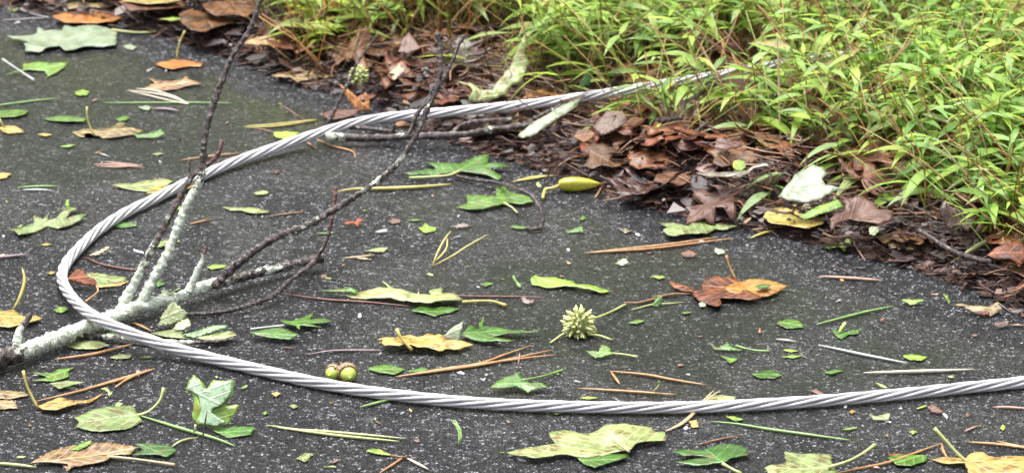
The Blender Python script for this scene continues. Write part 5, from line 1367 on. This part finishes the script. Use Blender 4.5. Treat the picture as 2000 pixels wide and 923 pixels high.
straws('pine_needle', 'straight orange needle lying just behind the cable', 'C3', [[(370, 450), (550, 460), (740, 472), (918, 486)]], 's_orange', 'pine needle', 6)
straws('grass_straw', 'curly green tendril touching the straight orange needle', 'C3', [[(780, 472, 0), (806, 452, 5), (826, 430, 8), (820, 408, 14), (838, 425, 10)]], 's_lime', 'stem', 4)
straws('pine_needle_bundle', 'pair of tan needles passing under the cable', 'C3', [[(858, 690), (950, 642), (1010, 590), (1060, 530), (1124, 464)], [(862, 688), (960, 640), (1080, 520), (1162, 462)]], 's_tan', 'pine needles', 6)
leaf('leaf_scrap', 'pale green leaf half hidden behind the cable by the tan needles', 'C3', [(1078, 502), (1110, 490), (1180, 488), (1252, 496), (1230, 518), (1110, 524)], 'sage')
leaf('fallen_leaf', 'largest pale leaf in front of the cable with green leaf below', 'C3', [(-30, 806), (0, 800), (130, 795), (242, 770), (204, 714), (290, 694), (400, 710), (480, 700), (522, 664), (640, 659), (780, 675), (802, 700), (856, 700), (862, 746), (780, 756), (700, 766), (660, 811), (560, 816), (430, 836), (300, 826), (120, 852), (0, 822)], 'sage', z=.004, curl=1.2, veins=((655, 800), (520, 690)), stem=[(655, 804, 9), (610, 770, 10), (560, 738, 10)])
leaf('fallen_leaf', 'dark green leaf peeping from under the largest pale leaf', 'C3', [(358, 836), (480, 826), (640, 820), (654, 836), (540, 872), (460, 897), (400, 872)], 'green', z=.003)
leaf('fallen_leaf', 'smooth green two-lobed leaf with a stalk near the picture bottom', 'C3', [(894, 811), (1000, 796), (1080, 795), (1160, 769), (1250, 769), (1312, 785), (1324, 830), (1240, 852), (1180, 877), (1040, 882), (906, 866), (1000, 851), (1112, 841), (1040, 831), (950, 832)], 'green', z=.003, curl=1.2, veins=((1175, 870), (1100, 810)), stem=[(1172, 868, 7), (1220, 896, 4), (1280, 926, 2)], stem_r=.0016)
leaf('leaf_scrap', 'ochre square scrap in front of the cable beside the tan needles', 'C3', [(988, 632), (1030, 624), (1044, 664), (1004, 668)], 'ochre')
leaf('leaf_scrap', 'lime scrap just before the cable above the green straw', 'C3', [(1193, 606), (1240, 606), (1294, 622), (1250, 636)], 'lime')
straws('pine_needle', 'short brown needle between the cable and the two-lobed leaf', 'C3', [[(1030, 766), (1150, 738), (1272, 714)]], 's_brown', 'pine needle', 5)
straws('grass_straw', 'long green straw with a red root end in front of the cable', '0', [[(1389, 822), (1440, 827), (1500, 837), (1580, 848), (1662, 859)]], 's_green', 'straw', 6)
leaf('fallen_leaf', 'green curled leaf with a long pale stalk on the open road', 'C3', [(1098, 186), (1122, 210), (1155, 225), (1200, 194), (1232, 225), (1294, 240), (1200, 243), (1130, 236)], 'green', k=.35, curl=1.4, stem=[(1250, 214), (1350, 238), (1440, 244)], stem_mat='s_green')
leaf('leaf_scrap', 'green leaf scrap just in front of the curled leaf with a pale stalk', 'C3', [(1163, 266), (1210, 280), (1266, 284), (1220, 312)], 'green')
leaf('fallen_leaf', 'small rounded green leaf on the road below the green scraps', '0', [(1468, 731), (1490, 724), (1503, 721), (1528, 731), (1512, 739), (1482, 738)], 'green')
leaf('leaf_scrap', 'green leaf sliver on the road right behind the spiky ball', 'C3', [(648, 86), (700, 68), (744, 74), (700, 92)], 'green')
leaf('leaf_scrap', 'tiny green sliver far behind the folded leaf', 'C3', [(944, 30), (975, 22), (1008, 26), (970, 36)], 'green')
leaf('leaf_scrap', 'green sliver tucked against the near side of the cable', 'C3', [(180, 572), (240, 566), (300, 578), (250, 596)], 'green')
leaf('leaf_scrap', 'pale green flake just behind the cable by the straight orange needle', 'C3', [(376, 506), (420, 496), (482, 504), (430, 514)], 'lime')
leaf('leaf_scrap', 'orange-brown chip alone on the open road', 'C3', [(1368, 140), (1380, 112), (1392, 118), (1388, 145)], 'rust', k=.5)

leaf('fallen_leaf', 'oval green leaf on the open road near the green straw', 'C4', [(40, 90), (100, 69), (170, 72), (206, 110), (110, 119)], 'green')
leaf('fallen_leaf', 'green leaf with one raised lobe on the open road', 'C4', [(358, 128), (400, 132), (442, 140), (480, 125), (512, 130), (510, 148), (450, 152), (410, 179), (375, 160)], 'green', parts=[('lobe', [(390, 135), (410, 100), (432, 76), (438, 90), (425, 112), (404, 138)], 'lime', 1.0, None)])
straws('twig_scrap', 'short grey stick beside the oval green leaf', 'C4', [[(45, 176), (100, 182), (162, 190)]], 's_cream', 'stick', 6)
straws('grass_straw', 'long bluish grey straw half sunk in the water film', 'C4', [[(280, 208), (400, 234), (550, 266), (778, 310)]], 's_white', 'straw', 6)
leaf('leaf_scrap', 'lime ragged scrap at the end of the bluish grey straw', 'C4', [(752, 272), (800, 260), (840, 264), (892, 274), (860, 296), (790, 292)], 'lime')
straws('grass_straw', 'thick cream straw lying behind the near cable', 'C4', [[(535, 364), (700, 362), (900, 356), (1148, 345)]], 's_cream', 'straw', 8)
leaf('leaf_scrap', 'narrow green slip near the thick cream straw', 'C4', [(314, 362), (380, 347), (422, 352), (350, 374)], 'green')
leaf('leaf_scrap', 'pair of faint lime slivers on the road by the oval leaf', 'C4', [(78, 275), (130, 266), (196, 268), (140, 284)], 'lime')
leaf('leaf_scrap', 'faint lime sliver behind its paler twin near the bluish straw', 'C4', [(84, 238), (120, 230), (168, 240), (130, 250)], 'lime')
leaf('leaf_scrap', 'pale curled leaf scrap in front of the near cable', 'C4', [(564, 600), (610, 608), (640, 596), (680, 590), (678, 630), (620, 628), (590, 632)], 'pale', k=.4, curl=1.6)
leaf('leaf_scrap', 'pinkish crumpled petal in front of the near cable', 'C4', [(893, 556), (920, 538), (960, 565), (984, 582), (950, 594), (910, 582)], 'mauve', k=.5)
leaf('leaf_scrap', 'small lime flake between the curled scrap and the oval leaf', 'C4', [(788, 692), (810, 684), (834, 694), (810, 706)], 'lime')
leaf('leaf_scrap', 'lime oval flake alone near the picture edge', 'C4', [(1294, 672), (1310, 652), (1328, 666), (1312, 686)], 'lime')
leaf('leaf_scrap', 'pink crumb on the road near the lime oval flake', 'C4', [(1098, 602), (1116, 584), (1136, 596), (1120, 612)], 'mauve', k=.5)
straws('pine_needle', 'short tan needle near the lime oval flake', 'C4', [[(1098, 690), (1150, 668), (1194, 654)]], 's_pink', 'pine needle', 5)
straws('pine_needle', 'tan needle cut by the picture edge in front of the cable', 'C4', [[(1255, 556), (1340, 558), (1470, 566)]], 's_pink', 'pine needle', 6)
straws('pine_needle_bundle', 'orange needle pair reaching the near picture edge', 'C4', [[(1120, 750), (1280, 762), (1470, 788)], [(1280, 744), (1350, 764), (1470, 784)]], 's_orange', 'pine needles', 6)
leaf('fallen_leaf', 'notched sage leaf with a long stalk at the picture bottom', 'C4', [(-20, 905), (0, 893), (100, 870), (94, 804), (200, 815), (356, 825), (354, 870), (388, 925), (300, 950), (100, 950), (0, 932)], 'sage', z=.003, curl=1.1, stem=[(335, 892, 6), (450, 855, 10), (540, 806, 12), (596, 765, 14)], stem_r=.0015, veins=((340, 890), (60, 900)))
straws('pine_needle_bundle', 'bent brown needle running behind the small oval leaf at the bottom', 'C4', [[(385, 922), (520, 890), (660, 860), (820, 805), (972, 755)], [(970, 755), (978, 800), (1002, 838)]], 's_orange', 'pine needles', 6)
leaf('fallen_leaf', 'glossy oval green leaf lying on the bent brown needle', 'C4', [(664, 836), (720, 822), (780, 819), (890, 825), (882, 856), (800, 887), (720, 882)], 'green', z=.002)
leaf('leaf_scrap', 'dark red scrap touching the glossy oval green leaf', 'C4', [(672, 822), (710, 812), (756, 818), (720, 828)], 'red')
leaf('fallen_leaf', 'large sage yellow lobed leaf in the near corner with a standing stalk', 'C4', [(904, 842), (1000, 830), (1100, 850), (1130, 820), (1200, 817), (1232, 836), (1330, 832), (1450, 826), (1480, 900), (1429, 940), (1120, 940), (1098, 882), (1000, 872)], 'ochre', z=.003, curl=1.2, stem=[(928, 672), (1000, 750), (1060, 815), (1122, 872)], stem_mat='s_lime', up=1.2, stem_r=.0016, veins=((1120, 872), (1420, 870)))
leaf('leaf_scrap', 'short green slip in front of the near cable', 'C4', [(824, 562), (850, 552), (888, 544), (870, 556), (840, 566)], 'lime')
leaf('leaf_scrap', 'yellow dot of leaf just before the near cable', 'C4', [(450, 580), (468, 570), (486, 578), (468, 590)], 'amber')

# ------------------------------------------------------------------ balls, acorns, pod
def ball(name, label, px, py, rpx, nspk, mat, tipmat, rz, legs=(), flat=.85, spike=.55):
    r = rpx / 2080.0
    g = PT(px, py, 0)
    # ball centre at height ~ core radius; solve so that it shows at the pixel
    core = r * (1 - spike * .62)
    up_ = 0.014 if sd(g.x, g.y)[1] > 0 else 0.0
    c = P(px, py, max(0, bank(g.x, g.y)) + core * 0.92 + up_)
    root = empty(name, Vector((c.x, c.y, c.z)))
    rg = random.Random(rz)
    bm = bmesh.new()
    bmesh.ops.create_icosphere(bm, subdivisions=3, radius=core)
    for v in bm.verts:
        v.co *= 1 + 0.08 * noise.noise(v.co * 220 + Vector((rz, 0, 0)))
    vs = [v.co.copy() for v in bm.verts]; fs = [tuple(v.index for v in f.verts) for f in bm.faces]
    bm.free()
    body = obj('core', vs, fs, M[mat], root)
    parts = []
    for i in range(nspk):
        z = 1 - 2 * (i + .5) / nspk
        a = i * 2.399963 + rg.gauss(0, .1)
        d = Vector((math.cos(a) * math.sqrt(1 - z * z), math.sin(a) * math.sqrt(1 - z * z), z))
        for m in (0, 1):
            t = Vector((rg.gauss(0, 1), rg.gauss(0, 1), rg.gauss(0, 1))).normalized() * 0.22
            L = r * rg.uniform(.85, 1.12)
            e = (d + t).normalized() * L
            if c.z + e.z < 0.0006 + max(0, bank(c.x, c.y)): e.z = 0.0006 + max(0, bank(c.x, c.y)) - c.z
            mdl = d * core * 1.12 + t * 0.1 * r
            parts.append(tube([d * core * .85, mdl.lerp(e, .35), mdl.lerp(e, .7), e], lambda u: r * (.115 * (1 - u) ** .7 + .008), 5))
    vs, fs = merge(parts)
    obj('spikes', vs, fs, M[tipmat], root)
    for lg in legs:
        pts = [P(x, y, zz / 1000) - c for x, y, zz in lg]
        vs, fs = tube(catmull(pts, .004), r * .07, 6)
        obj('stem', vs, fs, M['s_lime'], root)
    tag(root, label, 'seed ball', 'spiny seed balls')
M['ball'] = leaf_mat('green_seed_ball', (0.26, 0.32, 0.07), (0.38, 0.42, 0.12), vein_amt=0.0, trans=0)
M['spike'] = stick_mat('pale_green_spikes', (0.58, 0.62, 0.18), (0.78, 0.78, 0.38), scale=220)
M['ball_dark'] = leaf_mat('dark_seed_ball', (0.03, 0.016, 0.018), (0.06, 0.03, 0.03), vein_amt=0.0, trans=0)
ball('spiky_seed_ball', 'spiky pale green seed ball sitting on the open wet road', 1131, 632, 36, 58, 'ball', 'spike', 4, legs=[[(1102, 650, 5), (1088, 660, 2), (1075, 669, 1)], [(1152, 652, 5), (1175, 656, 3), (1196, 664, 1)], [(1160, 622, 12), (1190, 610, 8), (1222, 594, 3)]])
ball('spiky_seed_ball', 'yellow-green spiky seed ball at the far litter behind the dark twig', 700, 147, 25, 54, 'ball', 'spike', 9, spike=.4)
ball('spiky_seed_ball', 'spiny dark purple dried seed ball at the far litter edge', 381, 4, 22, 50, 'ball_dark', 's_dark', 13)

def lathe(prof, axis, org, sides=20, wob=None):
    a = Vector(axis).normalized()
    n = a.orthogonal().normalized(); b = a.cross(n)
    vs, fs = [], []
    for i, (t, r) in enumerate(prof):
        for k in range(sides):
            th = 2 * math.pi * k / sides
            rr = r * (wob(t, th) if wob else 1)
            vs.append(Vector(org) + a * t + (n * math.cos(th) + b * math.sin(th)) * rr)
    for i in range(len(prof) - 1):
        for k in range(sides):
            p, q = i * sides + k, i * sides + (k + 1) % sides
            fs.append((p, q, q + sides, p + sides))
    fs.append(tuple(range(sides))[::-1]); fs.append(tuple((len(prof) - 1) * sides + k for k in range(sides)))
    return vs, fs
def acorns():
    m = {}
    t = NT('green_acorn_skin')
    m['nut'] = t.fin(t.mix(t.ramp(t.noise(60, 3), [(.35, 0), (.7, 1)]), (0.36, 0.48, 0.06), (0.50, 0.58, 0.12)), 0.25, None, 0.6, .08)
    t = NT('acorn_cap_scales')
    v = t.new('ShaderNodeTexVoronoi'); v.inputs['Scale'].default_value = 520
    t.l.new(t.tc.outputs['Object'], v.inputs['Vector'])
    m['cap'] = t.fin(t.mix(t.ramp(v.outputs['Distance'], [(.1, 0.0), (.6, 1.0)]), (0.55, 0.40, 0.24), (0.24, 0.14, 0.08)), 0.6, t.bump(v.outputs['Distance'], .9, .0015), .2)
    c0 = P(665, 728, 0.006)
    root = empty('acorn_pair', Vector((c0.x, c0.y, 0)))
    tag(root, 'pair of green acorns with brown caps lying behind the steel cable', 'acorns')
    for (px, py, r, ax) in ((650, 728, .0066, Vector((-.35, -.86, .06))), (679.5, 728.5, .0078, Vector((.22, -.9, -.1)))):
        c = P(px, py, r * 1.0)
        ax.normalize()
        prof = [(-r * .9, r * .3), (-r * .5, r * .82), (0, r * .98), (r * .4, r * .93), (r * .8, r * .7), (r * 1.1, r * .38), (r * 1.2, r * .12), (r * 1.34, r * .05)]
        vs, fs = lathe(prof, ax, c)
        nut = obj('nut', vs, fs, m['nut'], root, origin=Vector(root.location))
        cp = [(-r * 1.45, r * .12), (-r * 1.35, r * .5), (-r * 1.0, r * .95), (-r * .5, r * 1.17), (-r * .05, r * 1.2), (r * .22, r * 1.14), (r * .2, r * 1.0)]
        vs, fs = lathe(cp, ax, c, 24, lambda t_, th: 1 + .03 * math.sin(9 * th + t_ * 2200))
        me_loc = Vector(root.location)
        obj('cap', vs, fs, m['cap'], nut, origin=Vector(me_loc)).location = (0, 0, 0)
    pts = [P(652, 720, .012), P(664, 716, .011), P(676, 719, .013)]
    vs, fs = tube(catmull(pts, .002), .0016, 7)
    obj('twig_stub', vs, fs, M['s_brown'], root, origin=Vector(root.location))
    pts = [P(666, 718, .012), P(667, 712, .012), P(666, 708, .012)]
    vs, fs = tube(catmull(pts, .002), .0014, 7)
    obj('twig_stub', vs, fs, M['s_brown'], root, origin=Vector(root.location))
acorns()
def pod():
    t = NT('yellow_pod_skin')
    c = t.mix(t.ramp(t.noise(70, 4, .6), [(.35, 0.0), (.65, 1.0)]), (0.34, 0.32, 0.02), (0.50, 0.46, 0.05))
    c = t.mix(t.ramp(t.noise(120, 4, .7), [(.56, 0.0), (.68, 1.0)]), c, (0.13, 0.06, 0.03))
    mt = t.fin(c, .3, t.bump(t.noise(110, 3), .5, .002), .6, .1)
    a, b = P(1090, 360, .0075), P(1175, 359, .0075)
    L = (b - a).length
    R0 = .0072
    prof = [(0, R0 * .25), (L * .03, R0 * .6), (L * .12, R0 * .92), (L * .3, R0 * 1.05), (L * .5, R0), (L * .7, R0 * .78), (L * .85, R0 * .45), (L * .95, R0 * .2), (L, R0 * .06)]
    root = empty('seed_pod', Vector((a.x + L / 2, a.y, 0)))
    tag(root, 'glossy yellow pointed seed pod lying on asphalt at the litter edge', 'seed pod')
    vs, fs = lathe(prof, b - a, a, 24, lambda t_, th: 1 + .06 * math.cos(4 * th) + .03 * math.sin(th * 7 + t_ * 300))
    obj('shell', vs, fs, mt, root, origin=Vector(root.location))
    vs, fs = tube(catmull([P(1094, 361, .007), P(1078, 368, .006), P(1066, 369, .005), P(1062, 378, .004), P(1060, 388, .003)], .003), .0018, 7)
    obj('stem', vs, fs, M['s_yellow'], root, origin=Vector(root.location))
pod()

# ------------------------------------------------------------------ two odd plants in the grass
def geranium():
    b = PT(1697, 212, 0.0)
    root = empty('lobed_plant', b)
    tag(root, 'small plant with one pale lobed leaf on a yellowish stem in the grass', 'plant')
    vs, fs = tube(catmull([b, V(1700, 190, b, 2.5), V(1703, 158, b, 2.5)], .008), .0014, 6)
    obj('stem', vs, fs, M['s_yellow'], root, origin=b)
    top = V(1692, 150, b, 2.5)
    o = [(1668, 148), (1678, 140), (1672, 132), (1690, 136), (1700, 130), (1712, 134), (1716, 142), (1708, 152), (1698, 160), (1684, 158)]
    w = [V(x, y, top, .6) for x, y in o]
    g = sum(w, Vector()) / len(w); th = math.atan(.6); es = Vector((0, math.cos(th), math.sin(th))); nn = Vector((0, -math.sin(th), math.cos(th)))
    vs, fs, uv = sheet([((p - g).x, (p - g).dot(es)) for p in w], .004, .0006, lambda x, y: .003 * noise.noise(Vector((x * 50, y * 50, 1))), .08)
    obj('leaf_blade', [g + Vector((v.x, 0, 0)) + es * v.y + nn * v.z for v in vs], fs, M['lime'], root, uv=uv, origin=b)
geranium()
def heart():
    b = PT(1992, 300, 0.0)
    root = empty('broad_leaf_plant', b)
    tag(root, 'plant with one broad heart-shaped light green leaf among the grass', 'plant')
    vs, fs = tube(catmull([b, V(1990, 270, b, 2.5), V(1986, 236, b, 2.5)], .008), .0014, 6)
    obj('stem', vs, fs, M['s_green'], root, origin=b)
    top = V(1975, 230, b, 2.5)
    o = [(1933, 222), (1936, 212), (1946, 207), (1965, 204), (1990, 200), (2010, 206), (2014, 222), (2000, 236), (1985, 240), (1967, 244), (1954, 257), (1946, 246), (1936, 238)]
    w = [V(x, y, top, .8) for x, y in o]
    g = sum(w, Vector()) / len(w); th = math.atan(.8); es = Vector((0, math.cos(th), math.sin(th))); nn = Vector((0, -math.sin(th), math.cos(th)))
    vs, fs, uv = sheet([((p - g).x, (p - g).dot(es)) for p in w], .004, .0006, lambda x, y: .004 * noise.noise(Vector((x * 40, y * 40, 1))), .04)
    obj('leaf_blade', [g + Vector((v.x, 0, 0)) + es * v.y + nn * v.z for v in vs], fs, M['lime'], root, uv=uv, origin=b)
heart()
